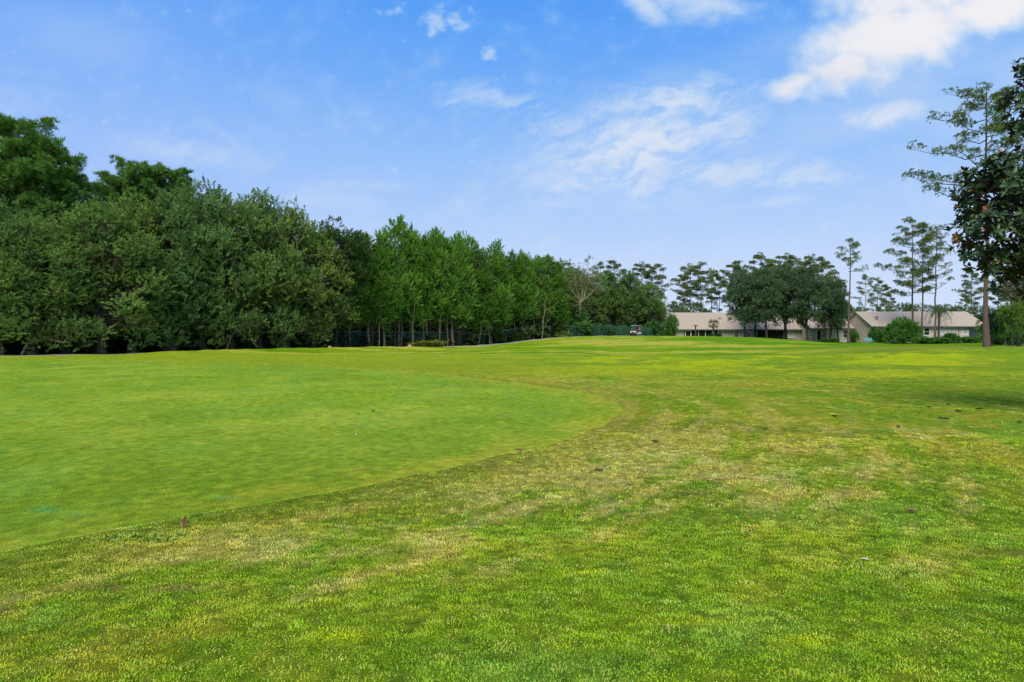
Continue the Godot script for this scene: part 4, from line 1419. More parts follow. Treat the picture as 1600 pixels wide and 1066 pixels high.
func sow(mesh: Mesh, label: String, d0: float, d1: float, per_m2: float, size: float, wide := 0.86, on_green := false) -> void:
	var where: Array[Transform3D] = []
	var tint: Array[Color] = []
	var n := int(per_m2 * wide * (d1 * d1 - d0 * d0))
	for k in n:
		var D := sqrt(lerpf(d0 * d0, d1 * d1, rng.randf()))
		var x := rf(-wide, wide) * D
		var gd := green_d(x, D)
		if gd < 0.02 if not on_green else gd > 0.03:
			continue
		var bare := 0.0
		for q in [[3.65, 4.58, 0.42, 0.09], [-2.95, 3.62, 0.2, 0.04]]:
			bare += exp(-((x - q[0]) * (x - q[0]) / (q[2] * q[2]) + (D - q[1]) * (D - q[1]) / (q[3] * q[3])))
		if bare > 0.45 or (not on_green and nz_fine.get_noise_2d(x * 2.3 + 20.0, D * 2.3) < -0.27 and rng.randf() < 0.8):
			continue
		var c := ground_colour(x, D, gd)
		var tall := 1.0 + 0.7 * nz_mid.get_noise_2d(x * 1.3 - 90.0, D * 1.3)
		var bright := rf(1.04, 1.32)
		var pick := rng.randf()
		if on_green:
			pick = 0.05 + pick * 4.0
			tall = 1.0
		else:
			tall *= lerpf(0.45, 1.0, smoothstep(0.0, 1.0, gd))
		if pick < 0.06:
			c = c.lerp(C.yellow, 0.3)
		elif pick < 0.13:
			c = c.lerp(C.straw_pale, 0.3)
		elif pick < 0.24:
			c = c.lerp(C.lush_deep, 0.75)
		elif pick < 0.33:
			c = c.lerp(C.soil, 0.4)
		elif pick < 0.38:
			c = c.lerp(C.weed_blue, 0.7)
		var s := size * rf(0.75, 1.25)
		var b := Basis(Vector3.UP, rf(0, TAU)).scaled(Vector3(s, s * clampf(tall, 0.3, 1.7) * rf(0.8, 1.2), s))
		where.append(Transform3D(b, Vector3(x, high(x, D, gd), -D)))
		tint.append(Color(c.r * bright * 1.3, c.g * bright * 1.3, c.b * bright * 1.2))
	var mm := MultiMesh.new()
	mm.transform_format = MultiMesh.TRANSFORM_3D
	mm.use_colors = true
	mm.mesh = mesh
	mm.instance_count = where.size()
	for k in where.size():
		mm.set_instance_transform(k, where[k])
		mm.set_instance_color(k, tint[k])
	var o := MultiMeshInstance3D.new()
	o.name = numbered("grass")
	o.multimesh = mm
	o.material_override = M.blade
	add_child(o)
	tag(o, label, "grass")
	o.set_meta("kind", "stuff")

func fallen(bearing: float, D: float, L: float, turn: float, tilt: float, m: Material, label: String, group := "") -> void:
	var b := Buf.new()
	var rows := []
	for k in 7:
		var t := k / 6.0
		var w := L * 0.24 * sin(PI * clampf(t * 0.94 + 0.03, 0.0, 1.0))
		var y := L * (0.24 * (t - 0.5) * (t - 0.5) + 0.02)
		rows.append([Vector3(-w, y + w * 0.75, (t - 0.5) * L), Vector3(0, y, (t - 0.5) * L), Vector3(w, y + w * 0.6, (t - 0.5) * L)])
	for k in 6:
		for s in 2:
			b.quad(rows[k][s], rows[k + 1][s], rows[k + 1][s + 1], rows[k][s + 1])
			var d := Vector3(0, -0.0025, 0)
			b.quad(rows[k][s] + d, rows[k][s + 1] + d, rows[k + 1][s + 1] + d, rows[k + 1][s] + d)
	b.tube(PackedVector3Array([rows[0][1], rows[0][1] + Vector3(0.004, 0.004, -0.16 * L)]), PackedFloat32Array([0.003, 0.002]), 4)
	var o := part("fallen_leaf", b.mesh(), m, self)
	o.position = at(bearing, D, 0.012 + absf(sin(tilt)) * L * 0.4)
	o.rotation = Vector3(tilt, turn, 0.2)
	tag(o, label, "leaf", group)

# ------------------------------------------------------------------ everything
func plant(o: Node3D, px: float, D: float, size: Vector3, turn: float, label: String, group := "") -> Node3D:
	return dup(o, at((px - 800.0) / 1000.0, D, -0.05), turn, size, label, group)

func _ready() -> void:
	rng.seed = 20240
	var cam := Camera3D.new()
	cam.name = "camera"
	cam.projection = Camera3D.PROJECTION_FRUSTUM
	cam.near = 0.1
	cam.far = 3000.0
	cam.size = 2.0 * 0.1 * 0.533
	cam.frustum_offset = Vector2(0, -0.011 * 0.1)
	cam.position = Vector3(0, EYE, 0)
	add_child(cam)
	cam.current = true
	var env := Environment.new()
	env.background_mode = Environment.BG_SKY
	var sky := Sky.new()
	var pano := PanoramaSkyMaterial.new()
	pano.panorama = ImageTexture.create_from_image(sky_image())
	sky.sky_material = pano
	env.sky = sky
	env.background_energy_multiplier = 1.0 / EXPOSURE
	env.tonemap_mode = Environment.TONE_MAPPER_LINEAR
	env.tonemap_exposure = EXPOSURE
	env.sdfgi_enabled = true
	env.ssao_enabled = true
	env.ssil_enabled = true
	var we := WorldEnvironment.new()
	we.name = "environment"
	we.environment = env
	add_child(we)
	var sun := DirectionalLight3D.new()
	sun.name = "sun"
	sun.light_energy = 0.5
	sun.light_color = Color(1.0, 0.95, 0.84)
	sun.light_angular_distance = 44.0
	sun.shadow_enabled = true
	sun.rotation_degrees = Vector3(-54, -16, 0)
	add_child(sun)

	for q in [[nz_big, 0.11, 4, 11], [nz_mid, 0.75, 4, 12], [nz_fine, 3.4, 3, 13], [nz_odd, 0.6, 3, 14]]:
		var f: FastNoiseLite = q[0]
		f.noise_type = FastNoiseLite.TYPE_SIMPLEX_SMOOTH
		f.frequency = q[1]
		f.fractal_octaves = q[2]
		f.seed = q[3]
	for q in [[-300, 925], [0, 868], [150, 838], [280, 812], [410, 790], [540, 768], [630, 748], [700, 733], [775, 715], [850, 697], [900, 683], [940, 666], [965, 652], [975, 641], [966, 629], [930, 617], [860, 604], [760, 592], [640, 580], [500, 571], [300, 564.5], [100, 561.5], [-200, 562], [-700, 580], [-900, 640]]:
		var D: float = 1.6 / ((q[1] - 522.0) / 1000.0)
		green_edge.append(Vector2((q[0] - 800.0) / 1000.0 * D, D))
	make_materials()
	make_ground_colours()
	build_ground()
	build_path()
	house_long()
	house_screened()
	house_middle()
	build_fence()
	plant_wood()
	plant_villas()
	build_magnolia()
	golf_cart()
	small_things()
	sow(blade_tuft(18, 0.05, 0.015, 0.0052), "coarse lawn grass in the nearest part of the rough", 1.0, 5.2, 860.0, 1.0, 1.2)
	sow(blade_tuft(18, 0.07, 0.017, 0.006), "lawn grass of the rough between the near rough and the green's tip", 5.2, 10.0, 300.0, 1.0, 1.1)
	sow(blade_tuft(18, 0.12, 0.02, 0.008), "lawn grass of the farther rough beyond the green's tip", 10.0, 26.0, 34.0, 1.0)
	sow(blade_tuft(36, 0.085, 0.0065, 0.0045), "close-cut grass blades of the putting green", 4.0, 13.0, 100.0, 1.0, 0.86, true)
	sow(blade_tuft(36, 0.16, 0.007, 0.009), "close-cut grass blades on the farther half of the putting green", 13.0, 30.0, 16.0, 1.0, 0.86, true)
	for o in find_children("*", "Node3D", true, false):
		for k in ["placed", "kind_name"]:
			if o.has_meta(k):
				o.remove_meta(k)

func plant_wood() -> void:
	var S := func(a: float) -> Vector3: return Vector3(a, a, a)
	var oa := lin_c(0.084, 0.165, 0.052)
	var ob := lin_c(0.195, 0.300, 0.080)
	var oaks := [make_wood_oak("live_oak", 14.5, 9.5, oa, ob, M.bark_oak), make_wood_oak("live_oak", 14.5, 8.6, oa * 0.92, ob, M.bark_oak), make_wood_oak("live_oak", 14.5, 9.0, oa * 0.85, lin_c(0.165, 0.285, 0.10), M.bark_oak), make_wood_oak("live_oak", 14.5, 9.2, lin_c(0.10, 0.172, 0.05), lin_c(0.22, 0.305, 0.075), M.bark_oak)]
	var front := [
		[-150, 47, 1.0, "live oak at the front of the wood just outside the picture's edge"], [-70, 47.5, 0.86, "live oak with pale leaning trunks at the near end of the wood"], [-8, 48.5, 0.80, "grey-green live oak under the tallest pine, at the near end of the wood"],
		[52, 48.5, 0.70, "low live oak with crooked boughs at its foot, under the leaning pine"], [100, 50.5, 0.74, "live oak between the leaning pine and the gap in the skyline"], [158, 50.5, 0.80, "grey-green live oak whose low bough hangs to the grass, at the gap between the pines"],
		[205, 53.5, 0.88, "broad live oak in front of the second pine"], [262, 55.5, 0.94, "yellow-tipped live oak just past the second pine"], [318, 57.5, 1.03, "live oak with a dark hollow under it, first past the pines"],
		[362, 59.0, 0.99, "live oak beside the dark hollow, with low leafy skirts"], [404, 61.5, 1.02, "live oak with spiky pale shoots on its crown, middle of the oaks"], [448, 64, 0.98, "live oak with a rounded shoulder, next to last before the cedars"], [488, 66.5, 0.86, "last live oak of the row, its long bough reaching out towards the cedars"]]
	for k in front.size():
		var q: Array = front[k]
		plant(oaks[(k * 3 + k / 4) % 4], q[0], q[1], Vector3(1.0 + 0.1 * (k % 2), q[2], 1.0), k * 1.9, q[3], "live oaks along the front of the wood")
	var nd := set_of("tuft", 22, 0.0, 0.44, 0.042, 0.6)
	var pa := lin_c(0.075, 0.18, 0.042)
	var pb := lin_c(0.15, 0.285, 0.062)
	var pines := [make_pine("pine_tree", 20.0, 0.24, 5.6, 48, 11, 0.36, nd, 4.6, pa, pb, 0.24, 0.5, M.bark_pine, 0.3, 0.0, 1.3), make_pine("pine_tree", 20.0, 0.26, 5.0, 44, 11, 0.35, nd, 4.6, pa, pb, 0.22, 0.6, M.bark_pine, 0.45, 0.0, 1.3)]
	var tops := [[28, 54, 0.97, "tallest pine of the wood, rising behind the first oaks"], [84, 55, 0.87, "bright green pine leaning out behind the tallest pine"], [-70, 56, 0.92, "pine behind the oak at the picture's edge"], [118, 56, 0.76, "shorter pine on the sloping shoulder beside the tallest pine"], [222, 61, 0.87, "second pine with a rounded crown, rising between the oaks"], [262, 62, 0.86, "lower pine on the shoulder of the second pine"], [-20, 55, 0.90, "green pine beside the tallest pine, cut by the picture's edge"], [188, 60, 0.80, "lower pine on the near side of the second pine"]]
	for k in tops.size():
		var q: Array = tops[k]
		plant(pines[k % 2], q[0], q[1], S.call(q[2]), q[0] * 0.37, q[3], "pines that rise behind the live oaks")
	var da := lin_c(0.035, 0.075, 0.022)
	var db := lin_c(0.06, 0.115, 0.03)
	var dark := make_oak("broadleaf_tree", 15.0, 9.0, 3.0, 40, da, db, 3.2, M.bark_dark)
	plant(dark, 522, 69, S.call(0.96), 0.4, "dark broadleaf tree with ragged top between the live oaks and the cedars")
	plant(dark, 556, 76, S.call(0.88), 2.2, "dark broadleaf tree at the start of the cedars, set back")
	var ca := lin_c(0.072, 0.185, 0.03)
	var cb := lin_c(0.165, 0.32, 0.05)
	var cedars := [make_cedar("cedar_tree", 14.0, 5.4, 3.0, ca, cb), make_cedar("cedar_tree", 14.0, 4.8, 3.6, ca, cb), make_cedar("cedar_tree", 14.0, 6.6, 3.2, ca * 0.9, cb), make_cedar("cedar_tree", 14.0, 6.0, 2.6, ca * 0.75, cb * 0.8), make_cedar("cedar_tree", 14.0, 7.2, 4.0, ca, cb * 0.92)]
	var row := [[548, 71, 0.86], [576, 73.5, 0.93], [600, 74, 0.97], [622, 77, 1.04], [644, 78, 1.08], [664, 80.5, 1.05], [684, 82, 1.02], [704, 84, 1.0], [722, 86, 1.04], [742, 88, 0.99], [762, 90, 0.98], [780, 92.5, 0.98], [800, 95, 0.98], [820, 97, 0.92], [842, 100, 0.90], [862, 103, 0.90]]
	var words := ["first", "second", "third", "fourth", "fifth", "sixth", "seventh", "eighth", "ninth", "tenth", "eleventh", "twelfth", "thirteenth", "fourteenth", "fifteenth", "sixteenth"]
	for k in row.size():
		var q: Array = row[k]
		plant(cedars[(k * 3 + k / 5) % 5], q[0] + rf(-5, 5), q[1] + rf(-0.8, 1.6), Vector3(rf(0.9, 1.15), q[2] * rf(0.92, 1.06), rf(0.9, 1.15)), k * 1.3, "feathery green cedar, %s of the front row counted from the live oaks" % words[k], "cedars in the front row of the wood")
	for k in 16:
		var q: Array = row[k]
		plant(cedars[(k * 2 + 1) % 5], q[0] + 11.0 + rf(-5, 5), q[1] + rf(4.5, 6.5), Vector3(1.05, q[2] * rf(0.88, 1.1), 1.05), k * 2.1, "cedar set back behind the %s cedar of the front row" % words[k], "cedars behind the front row")
	# thin stems between the cedars
	var thin := Buf.new()
	thin.tube(bent(Vector3.ZERO, Vector3(0.3, 6.5, 0.1), 0.0, 6, 0.08), taper(0.075, 0.03, 6), 6)
	for k in 5:
		thin.tube(bent(Vector3(0.05, 2.0 + k * 0.8, 0), Vector3(rf(-0.8, 0.8), 2.4 + k * 0.9, rf(-0.8, 0.8)), -0.1, 3, 0.03), taper(0.016, 0.006, 3), 3, false)
	var sm := thin.mesh()
	for k in 26:
		var px := 560.0 + k * 11.5 + rf(-4, 4)
		var u := (px - 800.0) / 1000.0
		var D := u_front(u) + rf(-0.5, 5.0)
		var o := part("thin_trunk", sm, [M.bark_cedar, M.bark_pale, M.bark_dark][k % 3], self)
		o.position = at(u, D, -0.05)
		o.rotation = Vector3(rf(-0.1, 0.1), rf(0, TAU), rf(-0.1, 0.1))
		o.scale = Vector3(1, rf(0.8, 1.1), 1)
		tag(o, "thin bare young trunk standing in the shade under the cedars", "tree trunk", "thin trunks under the cedars")
	# the mixed end of the wood
	var ma := lin_c(0.068, 0.150, 0.046)
	var mb := lin_c(0.145, 0.235, 0.062)
	var mixed := [make_oak("laurel_oak", 13.5, 9.0, 2.0, 38, ma, mb, 3.0, M.bark_oak), make_oak("laurel_oak", 13.5, 8.0, 1.2, 36, ma * 0.8, mb * 0.9, 3.0, M.bark_dark)]
	for q in [[884, 112, 0.96, "green laurel oak behind the end of the cedars", 0], [930, 118, 0.93, "yellow-green laurel oak behind the pale-limbed tree", 0], [957, 121, 0.92, "rounded laurel oak above the golf cart's fence", 1], [985, 123, 0.94, "dark laurel oak with a spiky top above the golf cart", 1], [1012, 125, 0.86, "laurel oak at the end of the wood towards the villas", 0], [1026, 131, 0.62, "low laurel oak beside the roof of the screened villa", 1], [900, 126, 1.02, "laurel oak in the second rank behind the pale-limbed tree", 1], [1000, 136, 0.9, "laurel oak in the second rank behind the golf cart", 0]]:
		plant(mixed[q[4]], q[0], q[1], S.call(q[2]), q[0] * 0.7, q[3], "laurel oaks at the far end of the wood")
	pale_tree()
	var far_a := lin_c(0.085, 0.135, 0.05)
	var flats := [make_pine("slash_pine", 21.0, 0.5, 4.2, 18, 8, 0.56, set_of("tuft", 15, 0.0, 0.36, 0.05, 0.9), 4.2, far_a, lin_c(0.16, 0.215, 0.07), 0.2, 0.3, M.bark_pine, 0.75), make_pine("slash_pine", 21.0, 0.55, 4.6, 17, 8, 0.62, set_of("tuft", 15, 0.0, 0.36, 0.05, 0.9), 4.2, far_a, lin_c(0.18, 0.235, 0.06), 0.19, 0.22, M.bark_pine, 0.8), make_pine("slash_pine", 21.0, 0.42, 3.8, 18, 6, 0.5, set_of("tuft", 14, 0.0, 0.34, 0.05, 0.9), 4.0, far_a, lin_c(0.14, 0.19, 0.07), 0.18, 0.35, M.bark_pine, 0.7)]
	M.flats = flats
	for q in [[817, 132, 0.79, "thin pine top standing above the last cedars"], [938, 150, 0.86, "pine top above the laurel oaks, behind the pale-limbed tree"], [960, 155, 0.9, "pine top above the laurel oaks, between pale-limbed tree and cart"], [1003, 152, 0.86, "pine above the end of the wood"], [1026, 150, 0.84, "flat-topped pine at the end of the wood, nearest the villas' roofs"], [880, 150, 0.86, "spiky pine top behind the end of the cedars"]]:
		plant(flats[int(q[0]) % 3], q[0], q[1], S.call(q[2]), q[0] * 1.1, q[3], "pines behind the far end of the wood")
	# deep rows that close the wood: never seen whole
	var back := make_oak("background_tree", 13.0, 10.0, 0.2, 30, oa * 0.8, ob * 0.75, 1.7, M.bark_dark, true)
	for k in 36:
		var u := -1.35 + k * 0.0445
		for j in 2:
			var D := u_front(u) + 8.5 + j * 7.5 + rf(-1, 1)
			dup(back, on(u * D + rf(-1, 1), D, -0.3), k * 1.7 + j, Vector3(1.05, rf(0.74, 0.86), 1.05), "dark tree deep in the wood behind its front rows", "trees deep in the wood")
	# undergrowth
	var big := set_of("sprig", 9, 0.5, 0.34, 0.16, 0.8)
	var bush := make_shrub("undergrowth_bush", 3.4, 2.0, 13, big, 4.2, da * 0.9, db * 0.9)
	for k in 64:
		var u := -0.86 + (k % 32) * 0.0345
		if u < 0.2:
			var D := u_front(u) + (rf(3.0, 4.5) if k < 32 else rf(6.0, 8.0))
			dup(bush, on(u * D, D, -0.1), k * 1.9, Vector3(rf(0.8, 1.2), (rf(0.6, 1.1) if k < 32 else rf(1.2, 1.7)), rf(0.8, 1.2)), "dark leafy bush in the shade under the trees of the wood", "bushes under the trees of the wood")
	var lush := make_shrub("large_leaved_bush", 5.4, 4.6, 18, set_of("sprig", 7, 0.7, 0.62, 0.3, 0.9), 2.2, lin_c(0.05, 0.15, 0.035), lin_c(0.085, 0.21, 0.05))
	plant(lush, 903, 108.5, S.call(0.82), 0.3, "bright green large-leaved bush rising over the fence below the pale-limbed tree")
	var vine := make_shrub("climbing_vine", 3.2, 2.2, 12, big, 4.0, lin_c(0.045, 0.12, 0.04), lin_c(0.07, 0.17, 0.05))
	for q in [[846, 104.5, 0.62, "vine behind the fence below the last cedars"], [870, 107.5, 0.6, "vine behind the fence before the large-leaved bush"], [934, 112.0, 1.0, "tall vine heaped over the middle of the fence"], [950, 114.5, 0.8, "vine behind the fence between the heaped vine and the cart"], [970, 117.5, 0.85, "vine behind the fence just before the cart"], [1006, 123, 1.05, "vine behind the golf cart"], [1022, 122, 1.3, "bright green bush at the end of the fence past the cart"], [720, 91.5, 0.6, "pale green vine behind the fence among thin trunks"], [792, 99.5, 0.6, "pale green vine low behind the fence under the cedars"]]:
		plant(vine, q[0], q[1], S.call(q[2]), q[0] * 0.3, q[3], "vines on the chain-link fence")
	var fern := palmetto()
	for q in [[272, 53, 0.9, "palmetto clump in the dark hollow under the oaks"], [256, 54, 0.7, "smaller palmetto clump beside the one in the hollow"], [300, 56, 0.7, "palmetto clump at the far side of the hollow"], [110, 49, 0.55, "palmetto clump behind the lowest bough"]]:
		plant(fern, q[0], q[1], S.call(q[2]), q[0], q[3], "palmettos at the foot of the wood")
	low_boughs()

func lin_c(r: float, g: float, b: float) -> Color:
	return Color(r, g, b)

func u_front(u: float) -> float:      # distance of the wood's front along a bearing
	if u > 0.25: u = 0.25
	var t := (37.0 + 46.0 * u) / (57.0 - 69.0 * u)
	return 46.0 + 69.0 * t if t > 0.0 else 46.0 + (37.0 + 46.0 * u) * 0.12

func pale_tree() -> void:
	var b := Buf.new()
	var l := Leaves.new()
	var lobes := []
	trunk_base(b, bent(Vector3.ZERO, Vector3(0.2, 6.2, 0), 0.0, 5, 0.08), 0.24, 0.17)
	var fork := Vector3(0.2, 6.1, 0)
	for q in [[-2.6, 11.4, 0.4, 0.11], [-0.9, 12.6, -0.6, 0.10], [0.7, 12.8, 0.5, 0.12], [2.6, 11.8, -0.2, 0.13], [3.9, 10.0, 0.5, 0.10], [-2.2, 5.7, 0.6, 0.09], [-3.4, 9.4, -0.5, 0.09], [1.8, 12.2, -1.2, 0.09]]:
		var tip := Vector3(q[0], q[1], q[2])
		var p := bent(fork, tip, -0.25, 6, 0.22)
		b.tube(p, taper(q[3], 0.03, 6), 6, false)
		for k in 6:
			var s: Vector3 = p[2 + k % 4]
			var e: Vector3 = s + Vector3(rf(-1.3, 1.3), rf(0.3, 1.5), rf(-1.3, 1.3))
			b.tube(bent(s, e, 0.1, 4, 0.08), taper(0.035, 0.01, 4), 4, false)
			if q[1] > 6.0:
				lobes.append([e, Vector3(0.55, 0.35, 0.55)])
	fill_lobes(l, lobes, set_of("sprig", 9, 0.4, 0.2, 0.09, 0.9), 4.0, lin_c(0.13, 0.15, 0.07), lin_c(0.19, 0.20, 0.09), 0.4, 0.8, 1.0, 0.9)
	var t := tree_thing("pale_limbed_tree", "tree", b, M.bark_pale, l, M.leaf)
	plant(t, 905, 107.5, Vector3(0.98, 0.94, 0.98), 0.0, "sparse olive tree with pale forking limbs behind the fence")

func palmetto() -> Node3D:
	var l := Leaves.new()
	var b := Buf.new()
	for k in 12:
		var a := k * 2.4
		var tip := Vector3(cos(a) * rf(0.4, 0.9), rf(0.7, 1.5), sin(a) * rf(0.4, 0.9))
		b.tube(bent(Vector3(0, 0, 0), tip, 0.1, 3), taper(0.02, 0.01, 3), 4, false)
		var out := Vector3(cos(a), 0.5, sin(a)).normalized()
		var bs := Basis(Vector3(-sin(a), 0, cos(a)), out, Vector3(-sin(a), 0, cos(a)).cross(out))
		var q := PackedVector3Array()
		for j in 13:
			var w := (j - 6) * 0.2
			rhombus(q, tip, (bs.x * sin(w) + bs.y * cos(w) + bs.z * rf(-0.1, 0.1)).normalized(), 0.75, 0.07, 0.4)
		l.add(q, Transform3D.IDENTITY, lin_c(0.05, 0.13, 0.03) * rf(0.8, 1.2))
	var t := thing("palmetto", "palmetto", "shrub")
	t.set_meta("kind_name", "palmetto")
	part("stem", b.mesh(), M.bark_oak, t)
	part("fan_leaves", leaf_mesh(l), M.leaf, t)
	return t

func low_boughs() -> void:        # pale crooked stems that lean out under the first oaks
	for q in [[32, 48.0, 1.6, 0.4, "pale crooked stem leaning out low under the first oaks"], [4, 48.5, -0.5, 5.6, "pale leaning trunk beside the picture's edge under the first oak"], [352, 58.0, 1.3, 1.6, "pale bough bending over the dark hollow past the second pine"], [430, 62.0, 1.2, 1.2, "pale bough under the last live oaks"]]:
		var b := Buf.new()
		var l := Leaves.new()
		var up: float = q[3]
		var tip := Vector3(q[2] * 2.6, 0.5 + up * 1.2, 1.2)
		var knee := Vector3(q[2] * 0.5, 0.7 + up * 0.5, 0.3)
		b.tube(bent(Vector3(0, -0.1, 0), knee, 0.0, 4, 0.06), taper(0.13, 0.09, 4), 6)
		b.tube(bent(knee, tip, 0.25, 6, 0.1), taper(0.085, 0.02, 6), 6)
		var lobes := []
		for k in 7:
			var s := knee.lerp(tip, 0.25 + k * 0.12)
			var e := s + Vector3(rf(-0.4, 0.9) * signf(q[2]), rf(0.2, 1.3), rf(-0.7, 0.8))
			b.tube(bent(s, e, 0.1, 4, 0.06), taper(0.03, 0.008, 4), 4, false)
			lobes.append([e, Vector3(0.5, 0.35, 0.5)])
		fill_lobes(l, lobes, set_of("sprig", 11, 0.42, 0.2, 0.1, 0.8), 4.5, lin_c(0.075, 0.12, 0.04), lin_c(0.11, 0.16, 0.05), 0.5, 0.8, 1.0, 0.8)
		var t := tree_thing("leaning_stem", "tree", b, M.bark_pale, l, M.leaf)
		plant(t, q[0], q[1], Vector3.ONE, 0.0, q[4])

func plant_villas() -> void:
	var S := func(a: float) -> Vector3: return Vector3(a, a, a)
	var ka := lin_c(0.058, 0.108, 0.062)
	var kb := lin_c(0.100, 0.165, 0.085)
	var oaks := [make_oak("dark_oak", 13.5, 10.5, 1.9, 44, ka, kb, 3.6, M.bark_dark), make_oak("dark_oak", 13.5, 9.5, 2.3, 42, ka, kb, 3.6, M.bark_dark)]
	for q in [[1166, 118, 0.88, "dark oak overhanging the roof of the screened villa", 0], [1198, 116, 0.92, "dark oak before the screened villa, second from its porch", 1], [1228, 119, 1.0, "tallest dark oak before the villas", 0], [1262, 114, 0.92, "dark oak on the thick trunk between the two villas", 1], [1296, 118, 0.80, "low dark oak beside the slim pine", 0], [1180, 126, 0.9, "dark oak close to the wall of the screened villa", 1], [1310, 123, 0.62, "smallest dark oak behind the slim pine's trunk", 1]]:
		plant(oaks[q[4]], q[0], q[1], Vector3(q[2] * 0.92, q[2] * 1.12, q[2] * 0.92), q[0] * 0.9, q[3], "dark oaks before the villas")
	var f: Array = M.flats
	var nth := -1
	for q in [[1068, 168, 0.86], [1078, 160, 0.95], [1097, 158, 0.98], [1111, 165, 0.92], [1124, 170, 0.86], [1146, 162, 1.02], [1158, 172, 1.0], [1186, 160, 1.1], [1204, 170, 1.02], [1228, 158, 1.08], [1247, 168, 1.08], [1270, 160, 1.08], [1288, 165, 1.04], [1302, 170, 0.86]]:
		nth += 1
		plant(f[int(q[0]) % 3], q[0], q[1], Vector3(q[2], q[2] * 0.93, q[2]), q[0] * 0.77, "%s pine behind the villas and dark oaks, counted from the wood" % ["first", "second", "third", "fourth", "fifth", "sixth", "seventh", "eighth", "ninth", "tenth", "eleventh", "twelfth", "thirteenth", "fourteenth"][nth], "pines behind the villas")
	for q in [[1352, 165, 0.80, "pine behind the ridge of the long villa, next past the slim pine"], [1370, 170, 0.78, "bright pine behind the gable of the long villa"], [1386, 172, 0.70, "low pine between the slim pine and the three tall trunks"], [1518, 150, 0.78, "bright-topped pine behind the far half of the long villa"], [1508, 160, 0.6, "small pine beside the bright-topped pine over the long roof"], [1560, 150, 0.8, "pine behind the thick textured trunk"]]:
		plant(f[int(q[0]) % 3], q[0], q[1], S.call(q[2]), q[0] * 0.77, q[3])
	var round_tree: Node3D = make_oak("rounded_tree", 10.0, 9.0, 1.5, 30, lin_c(0.055, 0.11, 0.04), lin_c(0.09, 0.155, 0.05), 2.4, M.bark_oak)
	for q in [[1404, 158, 0.95, "rounded green tree behind the ridge between slim pine and tall trunks"], [1056, 150, 0.9, "green tree behind the hipped end of the screened villa"], [1078, 156, 0.95, "tree behind the screened villa's ridge, beside the hipped end"], [1100, 160, 0.8, "low tree behind the screened villa's ridge above the porch"], [1436, 165, 0.95, "low tree line behind the three tall trunks"], [1470, 168, 0.95, "low tree behind the tall palm"], [1500, 166, 0.92, "low tree behind the far half of the long roof"], [1535, 160, 0.9, "low tree behind the end of the long roof"], [1345, 150, 0.75, "low tree behind the gable of the long villa"], [1378, 158, 0.8, "low tree behind the roof vent of the long villa"], [1330, 160, 0.85, "low tree behind the small white villa"], [1590, 140, 0.95, "green tree behind the magnolia's lowest leaves"], [1640, 130, 1.0, "green tree past the magnolia"], [1720, 120, 1.0, "green tree far past the magnolia"]]:
		plant(round_tree, q[0], q[1], S.call(q[2]), q[0] * 0.5, q[3], "low trees behind the villas")
	# the slim pine, the three tall trunks, and the tall pine
	var nl := set_of("tuft", 13, 0.0, 0.3, 0.05, 0.9)
	var pa := lin_c(0.085, 0.135, 0.045)
	var pb := lin_c(0.16, 0.215, 0.06)
	var slim := make_pine("slim_pine", 17.5, 0.68, 3.2, 10, 6, 0.36, nl, 4.5, pa, pb, 0.19, 0.55, M.bark_pine, 0.2)
	plant(slim, 1326, 108, S.call(1.0), 0.3, "slim pine with a small forked crown beside the small white villa")
	var tall := [make_pine("tall_pine", 22.0, 0.38, 5.8, 24, 10, 0.5, nl, 5.0, pa, pb, 0.2, 0.35, M.bark_pine, 0.7), make_pine("tall_pine", 21.5, 0.40, 3.4, 18, 7, 0.42, nl, 4.2, pa, pb, 0.17, 0.35, M.bark_pine, 0.5), make_pine("tall_pine", 20.5, 0.42, 3.6, 18, 7, 0.36, nl, 3.8, pa, pb, 0.18, 0.6, M.bark_pine, 0.5)]
	plant(tall[0], 1426, 116, S.call(1.0), 2.6, "tall pine with layered boughs behind the round shrub, first of three")
	plant(tall[1], 1441, 114, S.call(1.0), 0.7, "middle one of the three tall pines, straight and narrow")
	plant(tall[2], 1461, 112, S.call(1.0), 1.9, "sparse forked pine beside the tall palm, last of three")
	var big := make_pine("layered_pine", 22.5, 0.53, 5.4, 26, 13, 0.33, set_of("tuft", 12, 0.0, 0.17, 0.04, 1.0), 9.0, lin_c(0.07, 0.12, 0.035), lin_c(0.15, 0.21, 0.05), 0.22, 0.3, M.bark_pine, 0.35, 0.45, 0.85)
	plant(big, 1542, 55, S.call(1.0), 0.0, "very tall pine with a thick textured trunk and layered boughs beside the magnolia")
	# shrubs about the villas
	var big_leaf := set_of("sprig", 9, 0.45, 0.3, 0.15, 0.8)
	var sa := lin_c(0.05, 0.14, 0.03)
	var sb := lin_c(0.08, 0.20, 0.04)
	var shrub := make_shrub("round_shrub", 5.2, 4.0, 22, big_leaf, 4.6, sa, sb)
	plant(shrub, 1412, 104, S.call(1.0), 0.0, "large round bright green shrub under the three tall pines")
	var low := make_shrub("garden_shrub", 3.0, 1.6, 12, big_leaf, 4.6, sa * 0.8, sb * 0.8)
